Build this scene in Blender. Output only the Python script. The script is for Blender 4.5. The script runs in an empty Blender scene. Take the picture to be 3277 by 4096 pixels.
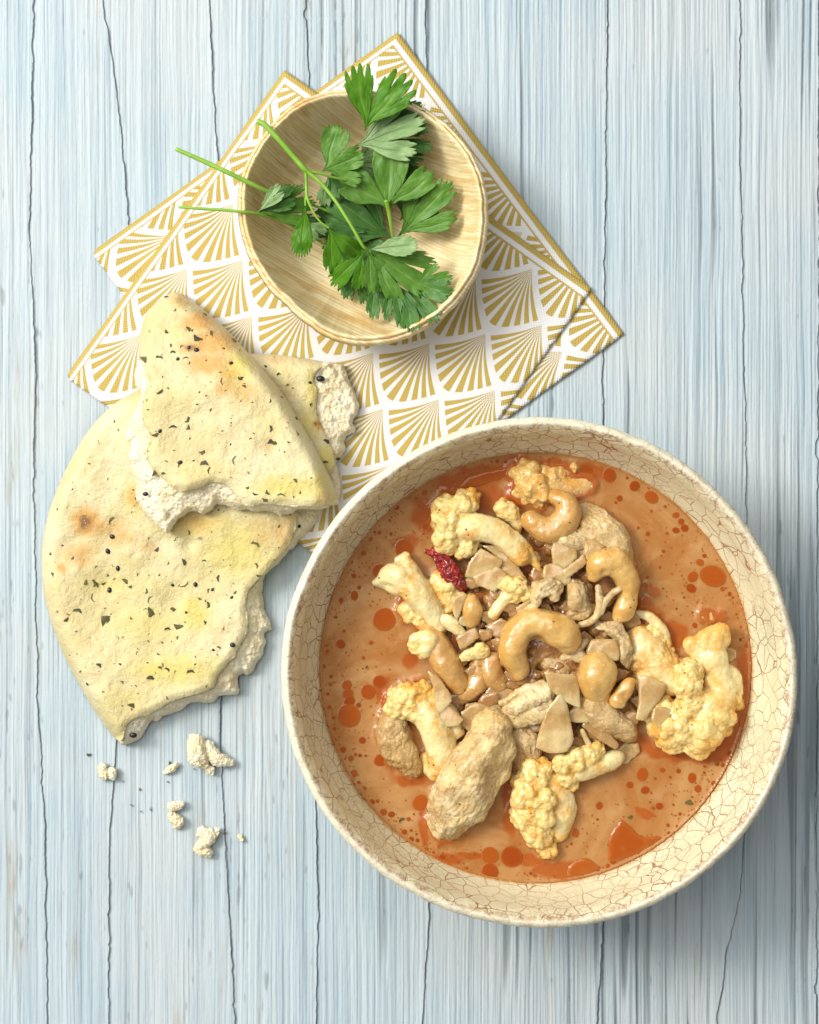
import bpy, bmesh, math, random
import numpy as np
from math import pi, sin, cos, radians
from mathutils import Vector

# ------------------------------------------------------------------ camera, light
S = 8.5e-5                     # metres per photo pixel on the table top
H = 0.70                       # camera height
CX, CY = 1638.5, 2048.0
sc = bpy.context.scene
col = sc.collection
cam_d = bpy.data.cameras.new('camera'); cam = bpy.data.objects.new('camera', cam_d); col.objects.link(cam)
cam.location = (0, 0, H); cam.rotation_euler = (0, 0, 0)
cam_d.sensor_fit = 'HORIZONTAL'; cam_d.sensor_width = 36; cam_d.lens = 36 * H / (3277 * S)
cam_d.clip_start = 0.01; cam_d.clip_end = 20
cam_d.dof.use_dof = True; cam_d.dof.focus_distance = H - 0.040; cam_d.dof.aperture_fstop = 22
sc.camera = cam
w = bpy.data.worlds.new('World'); sc.world = w; w.use_nodes = True
bg = w.node_tree.nodes['Background']
bg.inputs['Color'].default_value = (1.0, 0.98, 0.95, 1); bg.inputs['Strength'].default_value = 0.34
def area(name, loc, size, power, colr, target=(0, 0, 0.02)):
    l = bpy.data.lights.new(name, 'AREA'); l.shape = 'RECTANGLE'; l.size, l.size_y = size
    l.energy = power; l.color = colr
    o = bpy.data.objects.new(name, l); col.objects.link(o); o.location = loc
    o.rotation_euler = (Vector(target) - Vector(loc)).to_track_quat('-Z', 'Y').to_euler()
    return o
area('window_light', (-0.96, 0.40, 1.12), (0.38, 0.38), 17, (1.0, 0.955, 0.86))
area('soft_fill', (-0.70, 0.60, 1.25), (1.6, 1.6), 26, (1.0, 0.975, 0.93))  # added broad fill lamp, takes over part of the ambient light
sc.view_settings.view_transform = 'Standard'; sc.view_settings.look = 'None'
sc.view_settings.exposure = -0.04; sc.view_settings.gamma = 1.0

def W(px, py, z):
    """world point at height z that projects on photo pixel px,py"""
    k = S * (H - z) / H
    return np.stack(np.broadcast_arrays((np.asarray(px, float) - CX) * k, (CY - np.asarray(py, float)) * k, z), -1)

# ------------------------------------------------------------------ noise (numpy)
def _h(ix, iy, iz, seed):
    n = (ix.astype(np.int64) * 374761393 + iy.astype(np.int64) * 668265263 + iz.astype(np.int64) * 2147483647 + seed * 1274126177) & 0xffffffff
    n = ((n ^ (n >> 13)) * 1103515245 + 12345) & 0xffffffff
    n = ((n ^ (n >> 16)) * 2246822519) & 0xffffffff
    n = (n ^ (n >> 15)) & 0xffffff
    return n / float(0xffffff)
def vnoise(p, seed=0):
    p = np.asarray(p, float); i = np.floor(p); f = p - i; f = f * f * (3 - 2 * f); i = i.astype(np.int64)
    r = 0
    for dx in (0, 1):
        for dy in (0, 1):
            for dz in (0, 1):
                wgt = (f[..., 0] if dx else 1 - f[..., 0]) * (f[..., 1] if dy else 1 - f[..., 1]) * (f[..., 2] if dz else 1 - f[..., 2])
                r = r + wgt * _h(i[..., 0] + dx, i[..., 1] + dy, i[..., 2] + dz, seed)
    return r * 2 - 1
def fbm(p, octaves=4, seed=0, gain=.5):
    p = np.asarray(p, float); a = 1; r = 0; t = 0
    for o in range(octaves):
        r = r + a * vnoise(p * (2.03 ** o) + 17.3 * o, seed + o); t += a; a *= gain
    return r / t
def n2(x, y, seed=0, octaves=1):
    x, y = np.broadcast_arrays(np.asarray(x, float), np.asarray(y, float))
    return fbm(np.stack([x, y, np.zeros_like(x) + .37], -1), octaves, seed)
def worley(p, seed=0):
    i = np.floor(p).astype(np.int64); f = p - i; best = np.full(p.shape[:-1], 9.0)
    for dx in (-1, 0, 1):
        for dy in (-1, 0, 1):
            for dz in (-1, 0, 1):
                c = [i[..., 0] + dx, i[..., 1] + dy, i[..., 2] + dz]
                d = (dx + _h(*c, seed) - f[..., 0]) ** 2 + (dy + _h(*c, seed + 7) - f[..., 1]) ** 2 + (dz + _h(*c, seed + 13) - f[..., 2]) ** 2
                best = np.minimum(best, d)
    return np.sqrt(best)
def sstep(a, b, x):
    t = np.clip((x - a) / (b - a), 0, 1); return t * t * (3 - 2 * t)

# ------------------------------------------------------------------ node helper
class E:
    """a socket or number with arithmetic that makes Math nodes"""
    def __init__(s, nt, v): s.nt = nt; s.v = v
    def m(s, op, *o, clamp=False):
        n = s.nt.nodes.new('ShaderNodeMath'); n.operation = op; n.use_clamp = clamp
        for k, x in enumerate((s,) + o):
            v = x.v if isinstance(x, E) else x
            if isinstance(v, (int, float)): n.inputs[k].default_value = v
            else: s.nt.links.new(v, n.inputs[k])
        return E(s.nt, n.outputs[0])
    def __add__(s, o): return s.m('ADD', o)
    def __sub__(s, o): return s.m('SUBTRACT', o)
    def __mul__(s, o): return s.m('MULTIPLY', o)
    def __truediv__(s, o): return s.m('DIVIDE', o)
    def __pow__(s, o): return s.m('POWER', o)
    def inv(s): return s.m('MULTIPLY_ADD', -1.0, 1.0)
    def fract(s): return s.m('FRACT')
    def step(s, a, b):
        n = s.nt.nodes.new('ShaderNodeMapRange'); n.interpolation_type = 'SMOOTHSTEP'
        n.inputs['From Min'].default_value = a; n.inputs['From Max'].default_value = b
        s.nt.links.new(s.v, n.inputs['Value']); return E(s.nt, n.outputs[0])
class Mat:
    def __init__(s, name, base=(.5, .5, .5), rough=.5, **kw):
        s.m = bpy.data.materials.new(name); s.m.use_nodes = True; s.nt = s.m.node_tree
        s.b = s.nt.nodes['Principled BSDF']
        s.set('Base Color', base); s.set('Roughness', rough)
        for k, v in kw.items(): s.set(k.replace('_', ' '), v)
    def set(s, k, v):
        if isinstance(v, E): v = v.v
        if hasattr(v, 'is_output'): s.nt.links.new(v, s.b.inputs[k])
        elif isinstance(v, tuple) and len(v) == 3 and s.b.inputs[k].type == 'RGBA': s.b.inputs[k].default_value = (*v, 1)
        else: s.b.inputs[k].default_value = v
    def coord(s, kind='Object', scale=(1, 1, 1)):
        t = s.nt.nodes.new('ShaderNodeTexCoord'); mp = s.nt.nodes.new('ShaderNodeMapping'); mp.inputs['Scale'].default_value = scale
        s.nt.links.new(t.outputs[kind], mp.inputs[0]); return mp.outputs[0]
    def noise(s, vec, scale, detail=3, rough=.55, dist=0.0):
        n = s.nt.nodes.new('ShaderNodeTexNoise'); s.nt.links.new(vec, n.inputs['Vector'])
        n.inputs['Scale'].default_value = scale; n.inputs['Detail'].default_value = detail
        n.inputs['Roughness'].default_value = rough; n.inputs['Distortion'].default_value = dist
        return E(s.nt, n.outputs['Fac']), n.outputs['Color']
    def voro(s, vec, scale, feature='F1', rnd=1.0):
        n = s.nt.nodes.new('ShaderNodeTexVoronoi'); n.feature = feature; s.nt.links.new(vec, n.inputs['Vector'])
        n.inputs['Scale'].default_value = scale; n.inputs['Randomness'].default_value = rnd
        return E(s.nt, n.outputs['Distance'])
    def warp(s, vec, scale, amt):
        _, c = s.noise(vec, scale, 2)
        a = s.nt.nodes.new('ShaderNodeVectorMath'); a.operation = 'MULTIPLY_ADD'
        s.nt.links.new(c, a.inputs[0]); a.inputs[1].default_value = (amt,) * 3; s.nt.links.new(vec, a.inputs[2])
        return a.outputs[0]
    def mix(s, fac, a, b):
        n = s.nt.nodes.new('ShaderNodeMix'); n.data_type = 'RGBA'
        fi, ai, bi = n.inputs[0], n.inputs[6], n.inputs[7]
        if isinstance(fac, E): fac = fac.v
        if isinstance(fac, (int, float)): fi.default_value = fac
        else: s.nt.links.new(fac, fi)
        for c, i in ((a, ai), (b, bi)):
            if isinstance(c, tuple): i.default_value = (*c, 1)
            else: s.nt.links.new(c, i)
        return n.outputs[2]
    def attr(s, name):
        n = s.nt.nodes.new('ShaderNodeAttribute'); n.attribute_name = name
        sp = s.nt.nodes.new('ShaderNodeSeparateColor'); s.nt.links.new(n.outputs['Color'], sp.inputs[0])
        return [E(s.nt, sp.outputs[k]) for k in range(3)]
    def sep(s, vec):
        sp = s.nt.nodes.new('ShaderNodeSeparateXYZ'); s.nt.links.new(vec, sp.inputs[0])
        return [E(s.nt, sp.outputs[k]) for k in range(3)]
    def bump(s, h, dist, strength=1.0):
        n = s.nt.nodes.new('ShaderNodeBump'); n.inputs['Distance'].default_value = dist; n.inputs['Strength'].default_value = strength
        s.nt.links.new(h.v, n.inputs['Height']); s.nt.links.new(n.outputs[0], s.b.inputs['Normal'])
    def sss(s, weight, radius, scale):
        s.b.subsurface_method = 'RANDOM_WALK'
        s.set('Subsurface Weight', weight); s.b.inputs['Subsurface Radius'].default_value = radius; s.set('Subsurface Scale', scale)

# ------------------------------------------------------------------ mesh helpers
def mesh_of(name, v, f, mat=None, smooth=True, attr=None, uv=None):
    me = bpy.data.meshes.new(name)
    v = np.asarray(v, float)
    me.from_pydata(v.tolist(), [], f.tolist() if isinstance(f, np.ndarray) else f)
    if smooth: me.polygons.foreach_set('use_smooth', [True] * len(me.polygons))
    if attr is not None:
        a = me.color_attributes.new('mask', 'FLOAT_COLOR', 'POINT')
        c = np.ones((len(v), 4)); c[:, :attr.shape[1]] = attr; a.data.foreach_set('color', c.ravel())
    if uv is not None:
        l = me.uv_layers.new(name='UVMap'); idx = np.zeros(len(me.loops), int); me.loops.foreach_get('vertex_index', idx)
        l.data.foreach_set('uv', uv[idx].ravel())
    if mat is not None: me.materials.append(mat.m if isinstance(mat, Mat) else mat)
    me.update(); return me
def obj(name, me, parent=None, loc=None, label=None, cat=None, group=None, kind=None):
    o = bpy.data.objects.new(name, me); col.objects.link(o)
    if parent is not None: o.parent = parent
    if loc is not None: o.location = loc
    if label: o['label'] = label
    if cat: o['category'] = cat
    if group: o['group'] = group
    if kind: o['kind'] = kind
    return o
def recentre(v):
    c = np.array([(v[:, 0].min() + v[:, 0].max()) / 2, (v[:, 1].min() + v[:, 1].max()) / 2, v[:, 2].min()])
    return v - c, c
def ico(sub):
    bm = bmesh.new(); bmesh.ops.create_icosphere(bm, subdivisions=sub, radius=1)
    v = np.array([q.co[:] for q in bm.verts]); f = np.array([[q.index for q in p.verts] for p in bm.faces]); bm.free(); return v, f
ICO2, ICO3 = ico(2), ico(3)
def spheres(bl, big=None):
    vs, fs, n = [], [], 0
    for b in bl:
        bv, bf = ICO3 if b[3] > 30 * S else ICO2
        sc3 = np.array(b[4]) if len(b) > 4 else np.ones(3)
        vs.append(bv * b[3] * sc3 + np.array(b[:3])); fs.append(bf + n); n += len(bv)
    return np.concatenate(vs), np.concatenate(fs)
def remesh(v, f, voxel):
    me = mesh_of('tmp', v, f); o = bpy.data.objects.new('tmp', me); col.objects.link(o)
    m = o.modifiers.new('r', 'REMESH'); m.mode = 'VOXEL'; m.voxel_size = voxel
    dg = bpy.context.evaluated_depsgraph_get(); ev = o.evaluated_get(dg).to_mesh()
    nv = np.zeros(len(ev.vertices) * 3); ev.vertices.foreach_get('co', nv)
    nf = np.zeros(len(ev.loops), int); ev.loops.foreach_get('vertex_index', nf)
    o.evaluated_get(dg).to_mesh_clear(); bpy.data.objects.remove(o); bpy.data.meshes.remove(me)
    return nv.reshape(-1, 3), nf.reshape(-1, 4)
def smooth_v(v, f, it, lam=.6):
    a = f.ravel(); b = np.roll(f, -1, 1).ravel(); i = np.concatenate([a, b]); j = np.concatenate([b, a])
    cnt = np.bincount(i, minlength=len(v)).astype(float)[:, None]
    for _ in range(it):
        s = np.stack([np.bincount(i, v[j, k], minlength=len(v)) for k in range(3)], -1) / cnt
        v = v + lam * (s - v)
    return v
def normals(v, f):
    n = np.cross(v[f[:, 2]] - v[f[:, 0]], v[f[:, 3 if f.shape[1] > 3 else 1]] - v[f[:, 1 if f.shape[1] > 3 else 0]])
    if f.shape[1] == 3: n = np.cross(v[f[:, 1]] - v[f[:, 0]], v[f[:, 2]] - v[f[:, 0]])
    o = np.zeros_like(v)
    for k in range(f.shape[1]):
        for c in range(3): o[:, c] += np.bincount(f[:, k], n[:, c], minlength=len(v))
    return o / (np.linalg.norm(o, axis=1, keepdims=True) + 1e-20)
def catmull(P, n):
    P = np.asarray(P, float); Q = np.vstack([2 * P[0] - P[1], P, 2 * P[-1] - P[-2]]); out = []
    for k in range(len(P) - 1):
        a, b, c, d = Q[k:k + 4]
        for t in np.linspace(0, 1, n, endpoint=False):
            out.append(.5 * ((2 * b) + (c - a) * t + (2 * a - 5 * b + 4 * c - d) * t * t + (3 * b - a - 3 * c + d) * t ** 3))
    out.append(P[-1]); return np.array(out)
def tube(name, P, mat, seg=10, n=8, cap=True):
    """P rows: world x,y,z,radius"""
    Q = catmull(P, n); c = Q[:, :3]; r = Q[:, 3]; t = np.gradient(c, axis=0); t /= np.linalg.norm(t, axis=1, keepdims=True)
    up = np.array([0, 0, 1.0]); s = np.cross(t, up); s /= np.linalg.norm(s, axis=1, keepdims=True) + 1e-9; u = np.cross(s, t)
    th = np.linspace(0, 2 * pi, seg, endpoint=False)
    v = (c[:, None] + r[:, None, None] * (np.cos(th)[None, :, None] * s[:, None] + np.sin(th)[None, :, None] * u[:, None])).reshape(-1, 3)
    f = [[i * seg + j, i * seg + (j + 1) % seg, (i + 1) * seg + (j + 1) % seg, (i + 1) * seg + j] for i in range(len(c) - 1) for j in range(seg)]
    if cap: f += [list(range(seg))[::-1], [(len(c) - 1) * seg + j for j in range(seg)]]
    return mesh_of(name, v, f, mat)
def grid_faces(nx, ny):
    i = np.arange(nx - 1)[None, :] + np.arange(ny - 1)[:, None] * nx
    return np.stack([i, i + nx, i + nx + 1, i + 1], -1).reshape(-1, 4)

# polygon tools in photo pixels
def seg_dist(x, y, P, closed=True):
    P = np.asarray(P, float); Q = np.roll(P, -1, 0) if closed else P[1:]; P = P if closed else P[:-1]
    best = np.full(x.shape, 1e9); bx = np.zeros(x.shape); by = np.zeros(x.shape); bi = np.zeros(x.shape, int)
    for k in range(len(P)):
        d = Q[k] - P[k]; t = np.clip(((x - P[k, 0]) * d[0] + (y - P[k, 1]) * d[1]) / (d @ d + 1e-9), 0, 1)
        cx = P[k, 0] + t * d[0]; cy = P[k, 1] + t * d[1]; dd = np.hypot(x - cx, y - cy); m = dd < best
        best[m] = dd[m]; bx[m] = cx[m]; by[m] = cy[m]; bi[m] = k
    return best, bx, by, bi
def inside(x, y, P):
    r = np.zeros(x.shape, bool); n = len(P)
    for k in range(n):
        (x1, y1), (x2, y2) = P[k], P[(k + 1) % n]
        if y1 == y2: continue
        c = ((y1 > y) != (y2 > y)) & (x < (x2 - x1) * (y - y1) / (y2 - y1) + x1); r ^= c
    return r
def poly_grid(P, step):
    """grid verts filling polygon P, border verts snapped on it -> px, py, faces, distance"""
    P = np.asarray(P, float); x0, y0 = P.min(0) - step; x1, y1 = P.max(0) + step
    xs = np.arange(x0, x1 + step, step); ys = np.arange(y0, y1 + step, step); X, Y = np.meshgrid(xs, ys)
    d, bx, by, bi = seg_dist(X, Y, P); ins = inside(X, Y, P); sd = np.where(ins, d, -d)
    keep = sd > -step * .75; snap = sd < step * .25
    X2 = np.where(snap, bx, X); Y2 = np.where(snap, by, Y); D = np.where(snap, 0, d)
    F = grid_faces(len(xs), len(ys)); F = F[keep.ravel()[F].all(1)]
    u, invx = np.unique(F, return_inverse=True); F = invx.reshape(F.shape)
    return X2.ravel()[u], Y2.ravel()[u], F, D.ravel()[u], bi.ravel()[u]
def skirt(v, f, zfun):
    """close a height sheet down to zfun -> solid"""
    e = {}
    for q in f.tolist():
        for a, b in zip(q, q[1:] + q[:1]): e[(a, b)] = e.get((a, b), 0) + 1
    bd = [(a, b) for (a, b) in e if (b, a) not in e]
    idx = {a: len(v) + k for k, a in enumerate(sorted({a for a, _ in bd} | {b for _, b in bd}))}
    low = v[list(idx.keys())].copy(); low[:, 2] = zfun(low)
    fl = [list(q) for q in f.tolist()] + [[b, a, idx[a], idx[b]] for a, b in bd]
    return np.vstack([v, low]), fl, len(low)

random.seed(5); rng = np.random.default_rng(5)

# ------------------------------------------------------------------ table of painted planks
mw = Mat('painted_wood', rough=.62, Specular_IOR_Level=.35)
gr, gd, gb = mw.attr('mask')            # groove, dirt, plank tint
v1 = mw.coord('Object', (1, .016, 1)); v2 = mw.coord('Object', (1, .10, 1)); v3 = mw.coord('Object', (1, .006, 1))
a1, _ = mw.noise(v1, 220, 5, .68); a2, _ = mw.noise(v2, 120, 4, .65); a3, _ = mw.noise(v3, 1500, 4, .7); a4, _ = mw.noise(mw.coord(), 14, 3)
c = mw.mix(a1.step(.34, .62), (.345, .45, .52), (.445, .54, .60))
c = mw.mix(a3.step(.42, .62) * .48, c, (.56, .635, .675)); c = mw.mix(a3.step(.44, .33) * .45, c, (.25, .335, .405))
c = mw.mix(a4.step(.40, .62) * .40, c, (.56, .575, .575))
c = mw.mix((a2 - .0).step(.53, .70) * gd.step(.45, .95) * .7, c, (.36, .30, .20))
c = mw.mix(gr.step(.42, .95) * .62, c, (.13, .165, .185))
c = mw.mix(gb, c, (.030, .030, .030))
mw.set('Base Color', c)
b1, _ = mw.noise(v1, 1100, 4, .65); b2, _ = mw.noise(mw.coord(), 900, 3)
mw.bump(b1 * 1.0 + b2 * .18, .00045, 1.0)
SEAMS = [
 [(-420, -500), (-420, 4600)],
 [(133, -500), (133, 0), (118, 950), (140, 1500), (133, 1900), (148, 2750), (180, 3300), (190, 4096), (190, 4600)],
 [(400, -500), (408, 0), (440, 180), (475, 450), (500, 700), (514, 900), (505, 1500), (480, 2300), (470, 2950), (462, 3000), (445, 3200), (437, 3450), (436, 4096), (436, 4600)],
 [(835, -500), (838, 0), (850, 300), (870, 640), (880, 1500), (884, 3000), (890, 3200), (905, 3400), (920, 3700), (938, 4096), (950, 4600)],
 [(1215, -500), (1222, 0), (1236, 300), (1250, 1200), (1258, 2500), (1262, 3150), (1270, 3500), (1272, 3650), (1266, 4096), (1266, 4600)],
 [(1700, -500), (1702, 0), (1706, 200), (1712, 1500), (1724, 3500), (1712, 3750), (1690, 4096), (1680, 4600)],
 [(2435, -500), (2432, 0), (2424, 600), (2412, 1500), (2420, 2500), (2430, 3400), (2412, 3750), (2385, 4096), (2370, 4600)],
 [(2958, -500), (2960, 0), (2962, 600), (2972, 1200), (2986, 1800), (2988, 2500), (2984, 3250), (2973, 3390), (2962, 3570), (2932, 3705), (2903, 3823), (2887, 3953), (2869, 4066), (2850, 4600)],
 [(3272, -500), (3276, 1000), (3268, 2500), (3268, 4600)],
 [(3720, -500), (3720, 4600)]]
table = obj('tabletop', None, label='pale blue painted wooden tabletop', kind='structure'); del table['label']
ys = np.arange(-500, 4601, 26.0)
def seam_x(k, y):
    P = np.array(SEAMS[k], float); x = np.interp(y, P[:, 1], P[:, 0])
    if 0 < k < len(SEAMS) - 1:
        x = x + 7 * n2(y / 90, k * 9.1, 3, 3) + 4.0 * n2(y / 30, k * 9.1, 4, 3) + 2.5 * n2(y / 9, k * 9.1, 5, 2)
        x = x - 10 * sstep(.62, .8, n2(y / 60, k * 5.5 + 40, 8))
    return x
for k in range(len(SEAMS) - 1):
    yy = np.arange(-500, 4601, 8.0)
    gw = .5 + 1.2 * sstep(-.4, .6, n2(yy / 140, k * 3.3, 51, 2)); xl = seam_x(k, yy) + gw; xr = seam_x(k + 1, yy) - .5
    nx = int((xr - xl).mean() / 2.7); t = np.linspace(0, 1, nx)
    X = xl[:, None] + (xr - xl)[:, None] * t[None]; Y = np.repeat(yy[:, None], nx, 1)
    wx = X + 7 * n2(X / 160, Y / 420, 20 + k, 2)                         # slow wander of the grain
    coarse = n2(wx / 30, Y / 1500, 31, 1) * .55 + n2(wx / 15, Y / 700, 32, 1) * .5
    fine = n2(wx / 6.5, Y / 500, 33, 1) * 1.1 + .5 * n2(wx / 3.6, Y / 300, 39, 1)
    rough = .45 + .75 * sstep(900, 2100, X) - .15 * sstep(100, 0, X)
    zone = n2(X / 330, Y / 1200, 35, 1)
    deep = sstep(.22, .62, n2(wx / 17, Y / 900, 36, 1) + .45 * zone)      # open grooves
    chip = sstep(.55, .8, n2(X / 26, Y / 34, 37, 2))
    h = (coarse * 2.6 * rough + fine * (1.5 + .6 * rough) - deep * 6.5 * rough) + n2(X / 11, Y / 60, 38, 2) * .8 - chip * .5
    eL = (X - xl[:, None]); eR = (xr[:, None] - X)
    h = h - 6 * np.exp(-eL / 30.) * (1 + .6 * n2(Y / 200, k, 41)) + 3.5 * np.exp(-eR / 30.)
    Z = (h - 4) * S
    P = W(X.ravel(), Y.ravel(), Z.ravel())
    for (wx0, wy0, wa, wb, wm) in [(375, 450, 45, 600, .7), (95, 3700, 50, 400, .5), (1690, 400, 60, 380, .6), (2760, 3780, 50, 300, .9), (1960, 700, 60, 300, .4), (3120, 1300, 60, 500, .5), (1120, 3100, 70, 300, .5), (2200, 3900, 60, 200, .5)]: zone = zone + wm * np.exp(-((X - wx0) / wa) ** 2 - ((Y - wy0) / wb) ** 2)
    groove = np.clip(.22 + .55 * deep * rough - .22 * coarse - .34 * fine, 0, 1)
    dirt = np.clip(.35 + .9 * zone + .35 * n2(X / 60, Y / 240, 44, 2) + .2 * deep, 0, 1)
    bare = sstep(.62, .85, n2(X / 14, Y / 70, 45, 2) + .25 * deep + .15 * zone) * .4
    bare = np.maximum(bare, .25 * np.exp(-((eR) / 2.) ** 2) + .5 * np.exp(-(eL / 2.5) ** 2) * (1 + n2(Y / 60, k, 47)))
    A = np.stack([groove.ravel(), dirt.ravel(), np.clip(bare.ravel() * .8, 0, 1)], -1)
    F = grid_faces(nx, len(yy))
    v, fl, nl = skirt(P, F, lambda q: np.full(len(q), -.006))
    A = np.vstack([A, np.tile([.8, .6, .85], (nl, 1))])
    v = v.copy(); v[:, 2] += 0
    obj('plank', mesh_of('plank', v, fl, mw, attr=A), table)
mu = Mat('dark_gap', (.035, .033, .03), .9)
v = np.array([[-.4, -.45, -.0058], [.4, -.45, -.0058], [.4, .45, -.0058], [-.4, .45, -.0058]])
v = np.vstack([v, v + [0, 0, -.012]])
obj('underlay_board', mesh_of('underlay_board', v, [[0, 1, 2, 3], [7, 6, 5, 4], [0, 4, 5, 1], [1, 5, 6, 2], [2, 6, 7, 3], [3, 7, 4, 0]], mu, smooth=False), table)

# ------------------------------------------------------------------ napkins
def napkin_mat(name, lat0):
    """lat0: a fan apex in napkin coordinates (u along right edge, v along left edge, photo px)"""
    m = Mat(name, rough=.8, Specular_IOR_Level=.2)
    tc = m.nt.nodes.new('ShaderNodeTexCoord'); u, v, _ = m.sep(tc.outputs['UV'])
    s = 227.0
    uu = u - lat0[0]; vv = v - lat0[1]
    r2 = .70711 / s
    p = (vv - uu) * r2; q = (vv + uu) * r2
    sag = .045
    P = p - (q.fract() * pi).m('SINE') * sag; Q = q - (p.fract() * pi).m('SINE') * sag
    fp = P.fract(); fq = Q.fract()
    wob, _ = m.noise(tc.outputs['UV'], .05, 2)
    th = fq.m('ARCTAN2', fp) * (2 / pi)
    ray = ((th * 9.0).fract() - .5).m('ABSOLUTE')
    rad = (fp ** 2 + fq ** 2) ** .5
    gold = (ray - rad.step(.0, .6) * .04 - .0).step(.278, .242)
    nrm = (fp ** 9 + fq ** 9) ** (1 / 9)
    gold = gold * (nrm + (wob - .5) * .03).step(.905, .893)
    # borders along the two printed edges
    def band(d, a, b): return d.step(a - 1.5, a + 1.5) * d.step(b + 1.5, b - 1.5)
    e1 = u; e2 = v
    near = e1.m('MINIMUM', e2 * .62)
    gold = gold.m('MAXIMUM', near.step(34, 30))
    gold = gold * near.step(13.5, 16).m('MULTIPLY', near.step(29, 26)).inv()
    gold = gold.m('MAXIMUM', near.step(15, 13.5))
    # embossed strip along the edges
    edge = near.m('MINIMUM', (u.m('MULTIPLY_ADD', -1, 1505)))
    edge = edge.m('MINIMUM', v.m('MULTIPLY_ADD', -1, 1505))
    emb = edge.step(130, 105)
    k = 2 * pi / 13.5
    dots = ((u * k).m('SINE') * (v * k).m('SINE'))
    wear, _ = m.noise(tc.outputs['UV'], .25, 3, .7)
    g = gold * (wear.step(.15, .45) * .15 + .85)
    fib, _ = m.noise(tc.outputs['UV'], .6, 3, .7)
    cc = m.mix(wear, (.44, .32, .070), (.54, .41, .12))
    c = m.mix(g, (.76, .77, .79), cc)
    m.set('Base Color', c)
    m.set('Roughness', g * -.28 + .85); m.set('Metallic', g * .12)
    m.bump(dots * emb * .8 + fib * .35, .00009, 1.0)
    return m
ND = {}
def napkin(nm, T, R, L, apex, zfun, label):
    T, R, L = map(lambda a: np.array(a, float), (T, R, L))
    eu = (R - T) / np.linalg.norm(R - T); ev = (L - T) / np.linalg.norm(L - T)
    n = np.linalg.norm(R - T); n = 1508.0
    ap = np.array(apex, float) - T; M = np.stack([eu, ev], 1); lat = np.linalg.solve(M, ap)
    mat = napkin_mat(nm + '_print', lat)
    root = obj('paper_napkin', None, loc=None, label=label, cat='napkin', group='gold patterned paper napkins under the palm leaf bowl')
    c0 = T + (eu + ev) * n / 2; cw = W(c0[0], c0[1], 0.0); root.location = cw
    g = np.arange(0, n + 1, n / 130)
    for li, (dz, off, rot, shr) in enumerate([(.0000, (5, 4), .003, 3), (.0003, (-2, 3), -.002, 1), (.0006, (0, 0), 0, 0)]):
        U, V = np.meshgrid(g, g)
        # rounded corners
        rc = 26.0
        def rnd(U, V, cu, cv):
            du = np.abs(U - cu); dv = np.abs(V - cv); m = (du < rc) & (dv < rc)
            a = rc - du; b = rc - dv; l = np.hypot(a, b) + 1e-6; k = np.maximum(a, b) / l
            s1 = 1 if cu == 0 else -1; s2 = 1 if cv == 0 else -1
            return np.where(m, cu + s1 * (rc - a * k), U), np.where(m, cv + s2 * (rc - b * k), V)
        U2, V2 = rnd(U, V, 0, n); U2, V2 = rnd(U2, V2, n, n)
        U2, V2 = U2 * (n - 2 * shr) / n + shr, V2 * (n - 2 * shr) / n + shr
        wob = 2.2 * n2(U2 / 200, V2 / 200, 61 + li, 2)
        px = T[0] + eu[0] * (U2 + off[0] + wob) + ev[0] * (V2 + off[1]); py = T[1] + eu[1] * (U2 + off[0]) + ev[1] * (V2 + off[1] + wob)
        z = zfun(px, py) + dz + .0003 * n2(U2 / 180, V2 / 180, 66, 2)
        ed = np.minimum(np.minimum(U, n - U), np.minimum(V, n - V)); z = z - .00035 * np.exp(-ed / 7.)
        P = W(px.ravel(), py.ravel(), z.ravel()) - cw
        F = grid_faces(len(g), len(g)); uv = np.stack([U2.ravel(), V2.ravel()], -1)
        v, fl, nl = skirt(P, F, lambda q: q[:, 2] - .00027)
        idx = np.arange(len(P)); uvs = np.vstack([uv, np.tile([700, 700], (nl, 1))])
        obj('napkin_layer', mesh_of('napkin_layer', v, fl, mat, uv=uvs), root)
    return root
TB, RB, LB = (1592, 129), (2493, 1330), (380, 1001)
TF, RF, LF = (1140, 280), (2370, 1156), (262, 1510)
SQB = [TB, RB, (1281, 2202), LB]
back = napkin('back_napkin', TB, RB, LB, (2249, 1406), lambda x, y: np.full(x.shape, .0006),
       'white paper napkin with gold fans lying underneath, its corner highest in the picture')
def zf(x, y):
    d, *_ = seg_dist(x, y, SQB); sd = np.where(inside(x, y, SQB), d, -d)
    return .0006 + .0013 * sstep(-170, 5, sd)
front = napkin('front_napkin', TF, RF, LF, (2166, 1298), zf,
       'white paper napkin with gold fan print lying on top, directly under the palm leaf bowl')

# ------------------------------------------------------------------ ceramic bowl and soup
HR, HS = .060, .037
bc = W(2161, 2696, HR)[:2]; bc = bc * 1.0
RO = 1030 * S * (H - HR) / H                     # outer rim radius
RS = 862 * S * (H - HS) / H                      # soup radius
BX, BY = bc
mg = Mat('crackle_glaze', rough=.22, Specular_IOR_Level=.5, Coat_Weight=.4, Coat_Roughness=.12)
oc = mg.coord(); wv = mg.warp(oc, 160, .0022); wv2 = mg.warp(oc, 420, .0008)
c1 = mg.voro(wv, 185, 'DISTANCE_TO_EDGE'); c2 = mg.voro(wv2, 400, 'DISTANCE_TO_EDGE')
nz, _ = mg.noise(oc, 60, 4); nz2, _ = mg.noise(oc, 25, 3); nf, _ = mg.noise(oc, 900, 4, .7); nh, _ = mg.noise(oc, 260, 3, .7)
crack = c1.step(.034, .008) * (nz.step(.30, .6) * .70 + .30)
crack2 = c2.step(.035, .010) * nz2.step(.44, .60) * .6
rimm, stain, _x = mg.attr('mask')
allc = crack.m('MAXIMUM', crack2)
inner = rimm.inv()
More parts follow.
